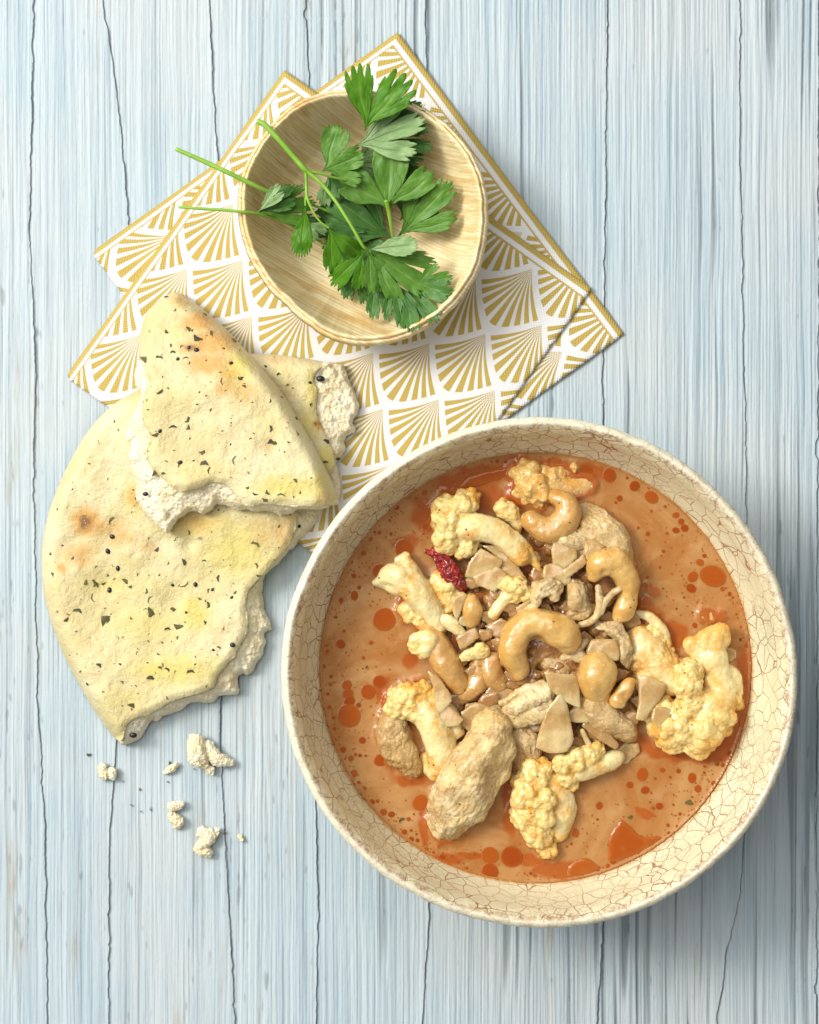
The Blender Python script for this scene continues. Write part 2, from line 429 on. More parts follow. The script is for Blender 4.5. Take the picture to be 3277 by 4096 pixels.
base = mg.mix(nz, (.76, .72, .47), (.83, .81, .61))
base = mg.mix(c1.step(.10, .0) * .12, base, (.62, .40, .22))
base = mg.mix(rimm * .5, base, (.78, .74, .60))
base = mg.mix((_x + (nh - .5) * .9).step(.35, .9) * .7, base, (.66, .36, .07))
spots = (nf.step(.50, .60) * nh.step(.38, .55))
base = mg.mix(spots * (stain * .85 + .05), base, (.20, .085, .045))
base = mg.mix(stain * nh.step(.35, .60) * .65, base, (.42, .22, .12))
base = mg.mix(allc * (inner * .65 + .18), base, (.26, .10, .045))
mg.set('Base Color', base); mg.set('Roughness', nf * .15 + .14); mg.bump((allc.inv() * .7 + nz * .3 + spots * -.5), .00025, .6)
prof = [(0, .0060), (.020, .0065), (.040, .0100), (.055, .0190), (.0630, .0275), (.0680, .0345), (.0715, .0420), (.0738, .0490), (.0752, .0550),
        (.0765, .0583), (RO - .0022, .0600), (RO - .0009, .0596), (RO, .0582), (RO - .0006, .0560), (RO - .0030, .0520), (.0725, .0400), (.063, .0250), (.050, .0130), (.042, .0080),
        (.041, .0020), (.039, .0016), (.036, .0030), (0, .0040)]
pr = catmull(np.array(prof), 5); pr[:, 0] = np.maximum(pr[:, 0], 0)
NA = 360; th = np.linspace(0, 2 * pi, NA, endpoint=False)
RR = pr[:, 0][:, None] * np.ones(NA); ZZ = pr[:, 1][:, None] * np.ones(NA)
wave = .0006 * np.cos(th * 2 + .6) + .0004 * np.cos(th * 3 + 2) + .0003 * n2(np.cos(th) * 4, np.sin(th) * 4, 71, 2)
hh = sstep(.02, .06, ZZ); RR = RR + wave * hh * (RR > .01) + .00022 * n2(np.cos(th)[None] * 14 + 9, np.sin(th)[None] * 14 + ZZ * 120, 72, 2) * sstep(.054, .059, ZZ)
ZZ = ZZ + .0005 * hh * np.cos(th * 2 + 1.9)[None] + .0004 * n2(np.cos(th)[None] * 20, np.sin(th)[None] * 20, 73, 2) * sstep(.054, .059, ZZ)
V = np.stack([RR * np.cos(th), RR * np.sin(th), ZZ], -1)
ns = len(pr); s01 = np.arange(ns)[:, None] / 5.0 * np.ones(NA)
rim_m = sstep(9.1, 9.7, s01) * sstep(14, 13, s01)
stn = np.exp(-((s01 - 9.4) / .65) ** 2) * .95 + .75 * np.exp(-((s01 - 11.6) / .8) ** 2) * sstep(-.5, .7, np.cos(th + .5))[None]
stn = stn * (.55 + .45 * sstep(-.6, .6, n2(np.cos(th) * 9, np.sin(th) * 9, 75, 2)))[None] + sstep(12.5, 14, s01) * .3
# oil line where the soup wets the glaze
i = (np.arange(ns - 1)[:, None] * NA + np.arange(NA)[None]); j = np.roll(i, -1, 1)
F = np.stack([i, j, j + NA, i + NA], -1).reshape(-1, 4)
A = np.stack([rim_m.ravel(), np.clip(stn, 0, 1).ravel(), np.exp(-np.abs(ZZ.ravel() - HS) / .0022) * (s01.ravel() < 9)], -1)
bowl = obj('ceramic_bowl', None, loc=(BX, BY, 0), label='large cream crackle-glazed ceramic bowl filled with orange soup', cat='bowl')
kr = int(9.25 * 5); ke = int(13.4 * 5)
Fr = F.reshape(ns - 1, NA, 4)
def sub(F):
    u, iv = np.unique(F.reshape(-1, 4), return_inverse=True); return u, iv.reshape(-1, 4)
u_, f_ = sub(np.concatenate([Fr[:kr], Fr[ke:]])); obj('bowl_wall', mesh_of('bowl_wall', V.reshape(-1, 3)[u_], f_, mg, attr=A[u_]), bowl)
u_, f_ = sub(Fr[kr:ke]); obj('rim', mesh_of('rim', V.reshape(-1, 3)[u_], f_, mg, attr=A[u_]), bowl)

# soup
ms = Mat('spiced_soup', rough=.16, Specular_IOR_Level=.35)
oilm, edge, _x = ms.attr('mask'); oc = ms.coord()
s1, _ = ms.noise(oc, 32, 5, .6, 1.6); s2, _ = ms.noise(oc, 700, 3, .6); s3, _ = ms.noise(ms.warp(oc, 60, .01), 160, 3)
spk = ms.voro(oc, 900)
c = ms.mix(s1.step(.3, .7), (.38, .150, .034), (.50, .275, .105))
c = ms.mix(s3.step(.5, .75) * .45, c, (.56, .33, .15))
c = ms.mix(spk.step(.16, .08) * s2.step(.45, .6) * .5, c, (.72, .42, .15))
oo = (oilm + (s3 - .5) * .45).step(.30, .75)
c = ms.mix(oo * .8, c, (.38, .075, .004))
c = ms.mix((edge + (s3 - .5) * .6).step(.35, .8) * .5, c, (.42, .125, .015))
ms.set('Base Color', c); ms.set('Roughness', oo * -.08 + .17)
ms.sss(.3, (1, .45, .2), .0025)
ms.bump(s2 * .15 + s3 * .5 + s1 * 1.0, .0009, .6)
soup = obj('soup', None, loc=(BX, BY, HS), label='orange creamy curry soup with oil droplets filling the crackled bowl', cat='soup')
OIL = [(1840, 1945, 110, 55), (1930, 1900, 130, 40), (2080, 1880, 90, 60), (2200, 1870, 110, 40), (2340, 1890, 80, 45), (1960, 1990, 60, 60), (2060, 1990, 60, 50),
       (1700, 2060, 60, 70), (2680, 2540, 70, 60), (2600, 2480, 60, 60), (2980, 2700, 50, 100), (2970, 2860, 55, 130), (2680, 3005, 130, 30), (2800, 3020, 150, 34), (2920, 2960, 90, 50), (2540, 2990, 60, 40),
       (1540, 2760, 30, 60), (1555, 2960, 30, 150), (1640, 3120, 80, 30), (1790, 3440, 60, 20), (1880, 3420, 60, 16), (2000, 3050, 40, 60), (2040, 3230, 30, 120), (2580, 3250, 40, 20), (2110, 3440, 70, 22),
       (2230, 3480, 120, 40), (2560, 2450, 40, 40), (1640, 2620, 30, 70), (1700, 3300, 20, 90), (2560, 2980, 60, 40), (1620, 2180, 50, 40)]
Rpx = RS / (S * (H - HS) / H)
step = 6.0; g = np.arange(-Rpx - step, Rpx + step * 1.5, step)
circ = [(2144 + Rpx * cos(a), 2672 + Rpx * sin(a)) for a in np.linspace(0, 2 * pi, 240, endpoint=False)]
px, py, F, D, _ = poly_grid(circ, step)
dc = Rpx - np.hypot(px - 2144, py - 2672)
oil = np.zeros(len(px)); wx = px + 22 * n2(px / 45, py / 45, 81, 2); wy = py + 22 * n2(px / 45, py / 45, 82, 2)
for (x, y, a, b) in OIL: oil = np.maximum(oil, np.exp(-.7 * (((wx - x) / a) ** 2 + ((wy - y) / b) ** 2) ** 1.2))
ed = np.exp(-dc / 16.)
z = HS + .00006 * n2(px / 60, py / 60, 83, 2) + .0007 * np.exp(-dc / 9.) - .0001
P = W(px, py, z); cs = P[:, :2].mean(0)
ctr = W(2144, 2672, HS)
P = P - ctr; 
soup.location = (ctr[0], ctr[1], HS); P[:, 2] = z - HS
v, fl, nl = skirt(P, F, lambda q: np.full(len(q), -.004))
A = np.vstack([np.stack([oil, ed, oil * 0], -1), np.zeros((nl, 3))])
obj('soup_surface', mesh_of('soup_surface', v, fl, ms, attr=A), soup)
mo = Mat('chilli_oil', rough=.10, Specular_IOR_Level=.35)
oc = mo.coord(); o1, _ = mo.noise(mo.coord('Object'), 1.5, 3)
lw = mo.attr('mask')
oi = mo.nt.nodes.new('ShaderNodeObjectInfo'); rn_ = E(mo.nt, oi.outputs['Random'])
mo.set('Base Color', mo.mix(lw[0] * .9, mo.mix(rn_, (.31, .052, .003), (.39, .090, .008)), (.41, .135, .022)))
mo.sss(.3, (1, .3, .1), .0008)
# unit oil lens
rr = np.array([0, .35, .65, .85, .95, 1.0]); zz = np.array([.10, .095, .075, .045, .02, -.03]); nseg = 28
v = [[0, 0, .10]] + [[r * cos(t), r * sin(t), z_] for r, z_ in zip(rr[1:], zz[1:]) for t in np.linspace(0, 2 * pi, nseg, endpoint=False)]
f = [[0, 1 + j, 1 + (j + 1) % nseg] for j in range(nseg)] + [[1 + i * nseg + j, 1 + (i + 1) * nseg + j, 1 + (i + 1) * nseg + (j + 1) % nseg, 1 + i * nseg + (j + 1) % nseg] for i in range(4) for j in range(nseg)]
at = np.array([[0, 0, 0]] + [[{0: 0, 1: 0, 2: .1, 3: .5, 4: 1}[i], 0, 0] for i in range(5) for j in range(nseg)])
drops = [(1536, 2477, 45), (2852, 2304, 50), (1395, 2862, 45), (1472, 2767, 32), (1516, 2726, 28), (1362, 2575, 20), (1449, 2961, 16), (1525, 3039, 28), (1681, 3210, 31),
 (1960, 3422, 33), (2046, 3427, 47), (1960, 3488, 40), (1614, 2193, 38), (1516, 2283, 30), (1417, 2382, 18), (2769, 3112, 20), (2581, 3161, 18), (2570, 3098, 25), (2299, 3331, 18), (2397, 3223, 15),
 (2606, 1988, 28), (2539, 1944, 22), (2438, 1901, 27), (2339, 1888, 38), (2704, 2060, 13), (2725, 2086, 13), (2739, 2112, 15), (2704, 2121, 14), (2771, 2307, 22), (2765, 2353, 20), (2800, 2249, 15),
 (2478, 1993, 11), (2591, 2135, 9), (1388, 2740, 22), (1392, 2775, 22), (1398, 2805, 22), (1372, 2999, 12), (1414, 3095, 16), (1488, 3208, 12), (1533, 3249, 14), (1338, 2960, 10), (2792, 3155, 14), (2638, 3225, 14), (2520, 3140, 13), (2650, 3080, 10)]
drop_me = mesh_of('oil_droplet', np.array(v), f, mo, attr=at)
drop_list = []
def add_drop(x, y, r, me=drop_me):
    o = obj('oil_droplet', me, soup); q = W(x, y, HS + .00012) - ctr
    o.location = (q[0], q[1], .00010 + .00002 * random.random()); k = r * S * (H - HS) / H
    o.scale = (k * random.uniform(.84, 1.12), k * random.uniform(.84, 1.12), min(.0011, k * .35)); o.rotation_euler = (0, 0, random.random() * 6)
for d in drops: add_drop(*d); drop_list.append(d)
def in_food(x, y): return ((x - 2200) / 540) ** 2 + ((y - 2600) / 640) ** 2 < 1
def try_drop(x, y, r, gap=2):
    if math.hypot(x - 2144, y - 2672) > Rpx - r * .8: return False
    for (a, b, c_) in drop_list:
        if abs(a - x) < 70 and math.hypot(a - x, b - y) < c_ + r + gap: return False
    drop_list.append((x, y, r)); return True
cnt = 0
for _ in range(5000):                                                # beads along the edge
    a = random.random() * 2 * pi; rad = Rpx - abs(random.gauss(0, 1)) * 22 - 7; r = random.choice([5, 6, 7, 8, 9, 11, 13])
    x, y = 2144 + rad * cos(a), 2672 + rad * sin(a)
    if n2(a * 3, 1.5, 90) + random.random() * .8 > .1 and try_drop(x, y, r): add_drop(x, y, r); cnt += 1
    if cnt > 95: break
ZONES = [(2620, 2180, 150, 240), (2600, 3180, 230, 130), (1400, 2560, 90, 130), (1480, 2350, 90, 110), (1420, 2930, 70, 200), (1700, 3330, 160, 120), (2300, 3350, 200, 100), (2800, 3100, 90, 110), (1620, 2110, 110, 80), (2780, 2420, 100, 90)]
cnt = 0
for _ in range(3000):
    zx, zy, sx, sy = random.choice(ZONES); x, y = random.gauss(zx, sx * .6), random.gauss(zy, sy * .6); r = random.choice([4.5, 5, 5.5, 6, 7, 8, 10])
    if try_drop(x, y, r): add_drop(x, y, r); cnt += 1
    if cnt > 50: break
tv, tf, ta, nn = [], [], [], 0
small = ([[0, 0, .1]] + [[cos(t), sin(t), 0] for t in np.linspace(0, 2 * pi, 8, endpoint=False)])
for _ in range(4000):
    if random.random() < .35:
        a = random.random() * 2 * pi; rad = Rpx - abs(random.gauss(0, 1)) * 26 - 4; x, y = 2144 + rad * cos(a), 2672 + rad * sin(a)
    else:
        zx, zy, sx, sy = random.choice(ZONES); x, y = random.gauss(zx, sx), random.gauss(zy, sy)
    r = random.choice([2, 2.5, 2.5, 3, 3.5, 4])
    if nn < 700 and try_drop(x, y, r, 1):
        q = W(x, y, HS + .00012) - ctr; k = r * S * .95
        tv += [[q[0] + a_ * k, q[1] + b_ * k, .00008 + c_ * k * .5] for a_, b_, c_ in small]; tf += [[nn * 9, nn * 9 + 1 + j, nn * 9 + 1 + (j + 1) % 8] for j in range(8)]
        ta += [[.2, 0, 0]] + [[.8, 0, 0]] * 8; nn += 1
obj('fine_oil_beads', mesh_of('fine_oil_beads', np.array(tv), tf, mo, attr=np.array(ta)), soup, kind='stuff')
# big ragged oil pools near the rim
def pool(P):
    P = catmull(np.array(P + [P[0]], float), 6)[:-1]; P = P + 3 * np.stack([n2(P[:, 0] / 15, P[:, 1] / 15, 95, 2), n2(P[:, 0] / 15, P[:, 1] / 15, 96, 2)], -1)
    px, py, F, D, _ = poly_grid(P, 7); z = HS + .00018 + .0003 * (1 - np.exp(-D / 12.)) - .0003 * (D < .1)
    q = W(px, py, z) - ctr; q[:, 2] = z - HS
    obj('oil_pool', mesh_of('oil_pool', q, F, mo, attr=np.stack([np.exp(-D / 9.) * .9 + .35 * sstep(0, .6, n2(px / 30, py / 30, 97, 2)), D * 0, D * 0], -1)), soup)
pool([(2487, 3275), (2530, 3310), (2570, 3345), (2650, 3348), (2600, 3390), (2520, 3430), (2440, 3450), (2432, 3400), (2440, 3340)])
pool([(2300, 3440), (2350, 3432), (2390, 3460), (2400, 3478), (2340, 3500), (2275, 3508), (2272, 3470)])
pool([(1865, 1905), (1930, 1885), (2010, 1868), (2060, 1868), (2040, 1900), (1960, 1930), (1900, 1950), (1840, 1950)])

# ------------------------------------------------------------------ food in the bowl
def wetcoat(m, h, wgt):
    """thin clear film of sauce: smooth gloss over the grainy surface"""
    n = m.nt.nodes.new('ShaderNodeBump'); n.inputs['Distance'].default_value = .00016; n.inputs['Strength'].default_value = .9
    m.nt.links.new(h.v, n.inputs['Height']); m.nt.links.new(n.outputs[0], m.b.inputs['Coat Normal'])
    m.set('Coat Weight', min(1.0, wgt * 1.3)); m.set('Coat Roughness', .19); m.set('Coat IOR', 1.6); m.set('Specular IOR Level', .2)
mc = Mat('cauliflower', rough=.30, Specular_IOR_Level=.5)
curd, kk, dd_ = mc.attr('mask'); oc = mc.coord()
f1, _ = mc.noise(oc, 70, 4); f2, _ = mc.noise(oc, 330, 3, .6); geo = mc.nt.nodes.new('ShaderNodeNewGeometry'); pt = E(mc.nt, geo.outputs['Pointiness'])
c = mc.mix(curd, (.82, .70, .36), (.80, .62, .24))
f5, _ = mc.noise(oc, 150, 4); c = mc.mix(f1.step(.44, .62) * .8, c, (.76, .38, .035)); c = mc.mix(f5.step(.52, .66) * .6, c, (.66, .32, .05))
c = mc.mix((kk * 1.0 + (f1 - .5) * 1.2).step(.30, .85) * .6, c, (.62, .29, .05))
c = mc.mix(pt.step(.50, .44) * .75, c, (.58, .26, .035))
c = mc.mix(f2.step(.66, .72) * .35, c, (.50, .25, .06))
sp_ = mc.voro(oc, 330); gt, _ = mc.noise(oc, 130, 2); c = mc.mix(sp_.step(.16, .10) * gt.step(.50, .56) * .85, c, (.09, .045, .015)); sp2 = mc.voro(oc, 520); c = mc.mix(sp2.step(.22, .14) * gt.step(.50, .42) * .5, c, (.86, .66, .28))
fn, _ = mc.noise(oc, 1150, 5, .72); c = mc.mix(fn.step(.55, .68) * .30, c, (.60, .30, .05)); c = mc.mix(fn.step(.46, .36) * .45, c, (.93, .86, .60))
mc.set('Base Color', c); mc.sss(.15, (1, .6, .25), .0012); mc.set('Roughness', f2 * .25 + .12); mc.bump(f2 + f1 * .5 + fn * .6, .00042, .8); wetcoat(mc, f2, .7); mc.set('Coat Weight', .5); mc.set('Coat Roughness', .12)
mk = Mat('cooked_chicken', rough=.34, Specular_IOR_Level=.5)
t_, kk, dd_ = mk.attr('mask'); oc = mk.coord()
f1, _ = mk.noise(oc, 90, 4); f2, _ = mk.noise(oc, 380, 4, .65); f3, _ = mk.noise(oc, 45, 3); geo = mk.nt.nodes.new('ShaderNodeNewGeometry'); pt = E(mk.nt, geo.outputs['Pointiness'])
c = mk.mix(f1.step(.40, .58), (.60, .43, .19), (.84, .71, .43))
f5, _ = mk.noise(oc, 150, 4); c = mk.mix(f3.step(.46, .60) * .6, c, (.66, .40, .09)); c = mk.mix(f5.step(.49, .58) * .7, c, (.44, .28, .13))
c = mk.mix(kk * .7, c, (.42, .23, .07))
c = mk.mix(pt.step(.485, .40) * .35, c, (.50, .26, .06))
c = mk.mix(f2.step(.56, .66) * .55, c, (.42, .22, .06))
sp_ = mk.voro(oc, 330); gt, _ = mk.noise(oc, 130, 2); c = mk.mix(sp_.step(.16, .10) * gt.step(.50, .56) * .85, c, (.09, .045, .015)); sp2 = mk.voro(oc, 520); c = mk.mix(sp2.step(.22, .14) * gt.step(.50, .42) * .5, c, (.86, .66, .28))
fn, _ = mk.noise(oc, 1150, 5, .72); c = mk.mix(fn.step(.55, .68) * .28, c, (.50, .27, .07)); c = mk.mix(fn.step(.46, .36) * .35, c, (.94, .83, .56))
mk.set('Base Color', c); mk.sss(.06, (1, .5, .3), .0010); mk.set('Roughness', f2 * .35 + .12); mk.bump(f2 + f1 * .4 + fn * .8, .00045, .8); wetcoat(mk, f2, .6); mk.set('Coat Weight', .25); mk.set('Coat Roughness', .15)
mn = Mat('cashew', rough=.2, Specular_IOR_Level=.5, Coat_Weight=.5, Coat_Roughness=.08)
t_, kk, dd_ = mn.attr('mask'); oc = mn.coord()
f1, _ = mn.noise(oc, 60, 4); f2, _ = mn.noise(oc, 420, 3, .6)
c = mn.mix(f1.step(.35, .65), (.60, .34, .08), (.76, .52, .18))
c = mn.mix(kk * .85, c, (.46, .22, .065))
f5, _ = mn.noise(oc, 140, 4); c = mn.mix(f5.step(.48, .64) * .6, c, (.60, .27, .04)); c = mn.mix(dd_ * .7, c, (.46, .22, .05))
c = mn.mix(f2.step(.68, .74) * .4, c, (.82, .66, .36))
sp_ = mn.voro(oc, 330); gt, _ = mn.noise(oc, 130, 2); c = mn.mix(sp_.step(.16, .10) * gt.step(.50, .56) * .85, c, (.09, .045, .015)); sp2 = mn.voro(oc, 520); c = mn.mix(sp2.step(.22, .14) * gt.step(.50, .42) * .5, c, (.86, .66, .28))
fn, _ = mn.noise(oc, 1150, 5, .72); c = mn.mix(fn.step(.55, .68) * .22, c, (.52, .25, .05)); c = mn.mix(fn.step(.46, .36) * .2, c, (.90, .72, .38))
mn.set('Base Color', c); mn.sss(.2, (1, .5, .2), .0012); mn.set('Roughness', f2 * .3 + .10); mn.bump(f1 * 2 + f2 * .7 + fn * .2, .00036, .7); wetcoat(mn, f2, .8)
mi = Mat('cooked_onion', rough=.2, Specular_IOR_Level=.5, Coat_Weight=.5, Coat_Roughness=.08)
t_, kk, dd_ = mi.attr('mask'); oc = mi.coord()
f1, _ = mi.noise(oc, 80, 4); f2, _ = mi.noise(mi.coord('Object', (1, .2, 1)), 700, 3, .6)
c = mi.mix(f1.step(.38, .62), (.60, .37, .13), (.82, .62, .31))
c = mi.mix(f2.step(.5, .7) * .08, c, (.60, .42, .18))
c = mi.mix((kk + (f1 - .5) * .8).step(.05, .95) * .9, c, (.42, .19, .045))
fn, _ = mi.noise(oc, 1150, 5, .72); c = mi.mix(fn.step(.55, .66) * .25, c, (.56, .30, .08)); c = mi.mix(fn.step(.46, .36) * .2, c, (.95, .88, .68))
mi.set('Base Color', c); mi.set('Transmission Weight', 0.22); mi.set('IOR', 1.34); mi.sss(.55, (1, .62, .28), .0030); mi.bump(f1 * 1.5 + fn * .2, .0007, .9); wetcoat(mi, f1, .9)
mr = Mat('red_pepper', rough=.2, Specular_IOR_Level=.5, Coat_Weight=.5)
oc = mr.coord(); f1, _ = mr.noise(oc, 200, 3); mr.set('Base Color', mr.mix(f1.step(.35, .65), (.22, .012, .012), (.42, .03, .02))); mr.bump(f1, .0004, .5)
mt = Mat('stew_bits', rough=.28, Specular_IOR_Level=.5)
oc = mt.coord(); f1, _ = mt.noise(oc, 110, 4); f2, _ = mt.noise(oc, 420, 3)
c = mt.mix(f1.step(.35, .65), (.26, .095, .020), (.46, .23, .065)); c = mt.mix(f2.step(.6, .7) * .4, c, (.62, .45, .25)); fn, _ = mt.noise(oc, 1150, 5, .72); c = mt.mix(fn.step(.54, .66) * .45, c, (.16, .06, .015)); c = mt.mix(fn.step(.46, .36) * .25, c, (.66, .42, .16))  # sauce brown, darkened further to paint shade into gaps between pieces
mt.set('Base Color', c); mt.sss(.2, (1, .4, .2), .0015); mt.set('Roughness', fn * .4 + .05); mt.bump(f2 + f1 + fn * 1.0, .0007, .9); wetcoat(mt, f2, .9)

def zpx(z): return HS + z * S
def chain(P, n=6):
    """P rows px,py,zpx(above soup),r -> list of world blobs"""
    P = np.array(P, float)
    if len(P) == 1: Q = P
    else: Q = catmull(P, n)
    out = []
    for x, y, z, r in Q:
        r = r * 1.09 + 1; zz = zpx(z); p = W(x, y, zz); out.append((p[0], p[1], p[2], r * S * (H - zz) / H))
    return out
def kids(f_, nm):
    return nm
FOOD = []
def finish(name, v, f, mat, A, label, cat, group):
    FOOD.append(v[np.abs(v[:, 2] - HS) < 7 * S])
    v, c0 = recentre(v)
    return obj(name, mesh_of(name, v, f, mat, attr=A), loc=c0, label=label, cat=cat, group=group)
seedc = [100]
def cauli(label, curds, stalk=None, sauce=0.0, bump_r=.21, dens=1.0, extra=None):
    """curds: rows px,py,z,r; stalk: chains"""
    seedc[0] += 11; sd = seedc[0]; lr = np.random.default_rng(sd)
    bl, cb = [], []
    for (x, y, z, r) in curds:
        b = chain([(x, y, z, r)])[0]; R = b[3]; cb.append((b[0], b[1], b[2], R * 1.12))
        bl.append((b[0], b[1], b[2], R * .84))
        N = int(20 * dens) + 5
        for i in range(N):
            zc = 1 - 1.5 * (i + .5) / N; ph = i * 2.39996 + lr.random() * .7; rc = math.sqrt(max(0, 1 - zc * zc))
            br = R * lr.uniform(.26, .44); k = R * lr.uniform(.62, .76)
            bl.append((b[0] + rc * cos(ph) * k, b[1] + rc * sin(ph) * k, b[2] + zc * k, br))
    sb = []
    for s in (stalk or []): sb += chain(s, 8)
    allb = bl + sb
    v, f = remesh(*spheres(allb), 3.8 * S); v = smooth_v(v, f, 3)
    pts = v
    cm = np.zeros(len(v))
    if cb:
        C = np.array(cb); d = np.sqrt(((v[:, None] - C[None, :, :3]) ** 2).sum(-1)) / C[None, :, 3]; dcurd = d.min(1)
    else: dcurd = np.full(len(v), 9.)
    if sb:
        C = np.array(sb); d = np.sqrt(((v[:, None] - C[None, :, :3]) ** 2).sum(-1)) / C[None, :, 3]; ds = d.min(1)
    else: ds = np.full(len(v), 9.)
    cm = sstep(-.08, .16, ds - dcurd)
    n = normals(v, f); q = v / S
    qw = q + 3 * vnoise(q / 9., sd)[:, None]; wl = worley(qw / 15., sd); wb = worley(qw / 31., sd + 2)
    v = v + n * ((cm * (4.6 * (.55 - wl) + 7.5 * (.5 - wb)) + (1 - cm) * 1.0 * fbm(q / 9., 3, sd)) + 7.5 * fbm(q / 48., 3, sd + 3))[:, None] * S
    # fine lengthwise ribs on stalks
    wet = .9 * np.exp(-np.maximum(v[:, 2] - HS, 0) / (24 * S))
    A = np.stack([cm, np.clip(wet + sauce + .5 * sstep(.2, -.6, n[:, 2]) * 0 + .35 * sstep(.1, .6, fbm(q / 60., 2, sd + 5)) * (sauce > 0), 0, 1), cm * 0], -1)
    return finish('cauliflower_floret', v, f, mc, A, label, 'cauliflower', 'cauliflower florets in the soup')
def chicken(label, chains, dark=0.0, amp=1.0, nm='chicken_piece', flat=None, vox=4.2, fib=None, group='chicken pieces in the soup'):
    seedc[0] += 11; sd = seedc[0]; bl = []
    for c_ in chains: bl += chain(c_, 5)
    v, f = remesh(*spheres(bl), vox * S); cr = np.random.default_rng(sd)
    if fib is None and amp > .55:
        for _ in range(7):                                   # knife-cut and torn facets
            dv = cr.normal(size=3); dv[2] = abs(dv[2]) * .9 + .55; dv /= np.linalg.norm(dv); pj = v @ dv; lim = np.quantile(pj, cr.uniform(.88, .965))
            v = v - np.maximum(pj - lim, 0)[:, None] * dv * .85
    v = smooth_v(v, f, 3); n = normals(v, f); q = v / S
    c_m = v.mean(0); ev_ = np.linalg.eigh(np.cov((v - c_m).T))[1]; L_ = (v - c_m) @ ev_ / S
    if fib is not None:
        a = radians(fib); L_ = np.stack([q[:, 2], q[:, 0] * sin(a) + q[:, 1] * cos(a), q[:, 0] * cos(a) - q[:, 1] * sin(a)], -1)
    st = np.stack([L_[:, 0] / 13, L_[:, 1] / 11, L_[:, 2] / 75], -1) + .5 * fbm(q / 40., 2, sd + 9)[:, None]
    wf = worley(q / 70. + .3 * fbm(q / 30., 2, sd + 12)[:, None], sd)
    d = 16 * fbm(q / 70., 2, sd) + 16 * (.55 - wf) + (5.5 if fib is not None else 3.6) * (.5 - np.abs(fbm(st, 3, sd + 8)) * 2) + 2.6 * fbm(q / 13., 3, sd + 2) + .9 * fbm(q / 5., 2, sd + 4)
    rg_ = sstep(.05, .35, fbm(q / 36., 2, sd + 14)); d = d + rg_ * 4.0 * (.5 - worley(q / 10., sd + 15))
    v = v + n * (d * amp)[:, None] * S
    wet = 1.0 * np.exp(-np.maximum(v[:, 2] - HS, 0) / (12 * S))
    A = np.stack([np.zeros(len(v)), np.clip(wet + dark + .5 * sstep(.0, .5, fbm(q / 45., 2, sd + 6)) * (.4 + dark), 0, 1), np.zeros(len(v))], -1)
    return finish(nm, v, f, mk, A, label, 'chicken', group)
def cashew(label, path, tan=0.0, pit=None):
    seedc[0] += 11; sd = seedc[0]
    v, f = remesh(*spheres([(a, b, c_, d * .93) for a, b, c_, d in chain(path, 9)]), 4.0 * S); v = smooth_v(v, f, 8); n = normals(v, f); q = v / S
    # seam groove: along the plane of the crescent
    v = v + n * (8.0 * fbm(q / 52., 2, sd) + 1.5 * fbm(q / 15., 3, sd + 2))[:, None] * S
    dk = np.zeros(len(v))
    if pit:
        p = chain([(pit[0], pit[1], pit[2], 10)])[0]; dd = np.linalg.norm((v - np.array(p[:3]))[:, :2], axis=1) / S; k = np.exp(-(dd / pit[3]) ** 2) * (n[:, 2] > 0)
        v = v - n * (k * 10)[:, None] * S; dk = k
    A = np.stack([dk * 0, np.clip(tan + .35 * sstep(0, .6, fbm(q / 50., 2, sd + 5)), 0, 1), np.clip(dk + .5 * sstep(.3, .6, fbm(q / 20., 2, sd + 9)) * .5, 0, 1)], -1)
    return finish('cashew_nut', v, f, mn, A, label, 'cashew', 'cashew nuts in the soup')
def slab(label, P, z, thick=13, bend=0.0, tilt=(0, 0), dull=0.0, mat=None, nm='onion_piece', cat='onion', group='onion pieces in the soup', ax=0.0, step=5.):
    """thin cut vegetable piece: polygon P in photo px, bent into a shallow petal"""
    seedc[0] += 11; sd = seedc[0]
    P = np.array(P, float); P = P.mean(0) + (P - P.mean(0)) * 1.10
    P = np.concatenate([P + (np.roll(P, -1, 0) - P) * t_ for t_ in (.0,)]); P = np.stack([P * .88 + np.roll(P, 1, 0) * .12, P * .88 + np.roll(P, -1, 0) * .12], 1).reshape(-1, 2); P = catmull(np.array(list(P) + [P[0]], float), 4)[:-1]; P = .8 * P + .2 * (np.roll(P, 1, 0) + np.roll(P, -1, 0)) / 2
    P = P + 2.2 * np.stack([n2(P[:, 0] / 14, P[:, 1] / 14, sd, 2), n2(P[:, 0] / 14, P[:, 1] / 14, sd + 1, 2)], -1)
    px, py, F, D, _ = poly_grid(P, step); c0 = P.mean(0); dx, dy = px - c0[0], py - c0[1]
    a = radians(ax); ac = -dx * sin(a) + dy * cos(a); size = max(np.ptp(P[:, 0]), np.ptp(P[:, 1])) / 2
    zz = z + tilt[0] * dx / size + tilt[1] * dy / size + bend * (1 - (ac / size) ** 2) + 2.5 * n2(px / 35, py / 35, sd + 3, 2) + 5 * n2(px / 60, py / 60, sd + 5, 2)
    rim_ = np.sqrt(np.clip(1 - (1 - np.minimum(D / (thick * .6), 1)) ** 2, 0, 1)); top = zz + thick * (.5 * rim_ - .5) * 1.0
    V1 = W(px, py, zpx(top)); V2 = W(px, py, zpx(zz - thick * (.5 + .5 * rim_)))
    n0 = len(px); F2 = (F + n0)[:, ::-1]
    e = set()
    for q in F.tolist():
        for i_, j_ in zip(q, q[1:] + q[:1]): e.add((i_, j_))
    side = [[b_, a_, a_ + n0, b_ + n0] for a_, b_ in e if (b_, a_) not in e]
    v = np.vstack([V1, V2]); fl = F.tolist() + F2.tolist() + side
    A = np.tile([0, dull, 0], (len(v), 1)).astype(float)
    v, c1 = recentre(v)
    return obj(nm, mesh_of(nm, v, fl, mat or mi, attr=A), loc=c1, label=label, cat=cat, group=group)

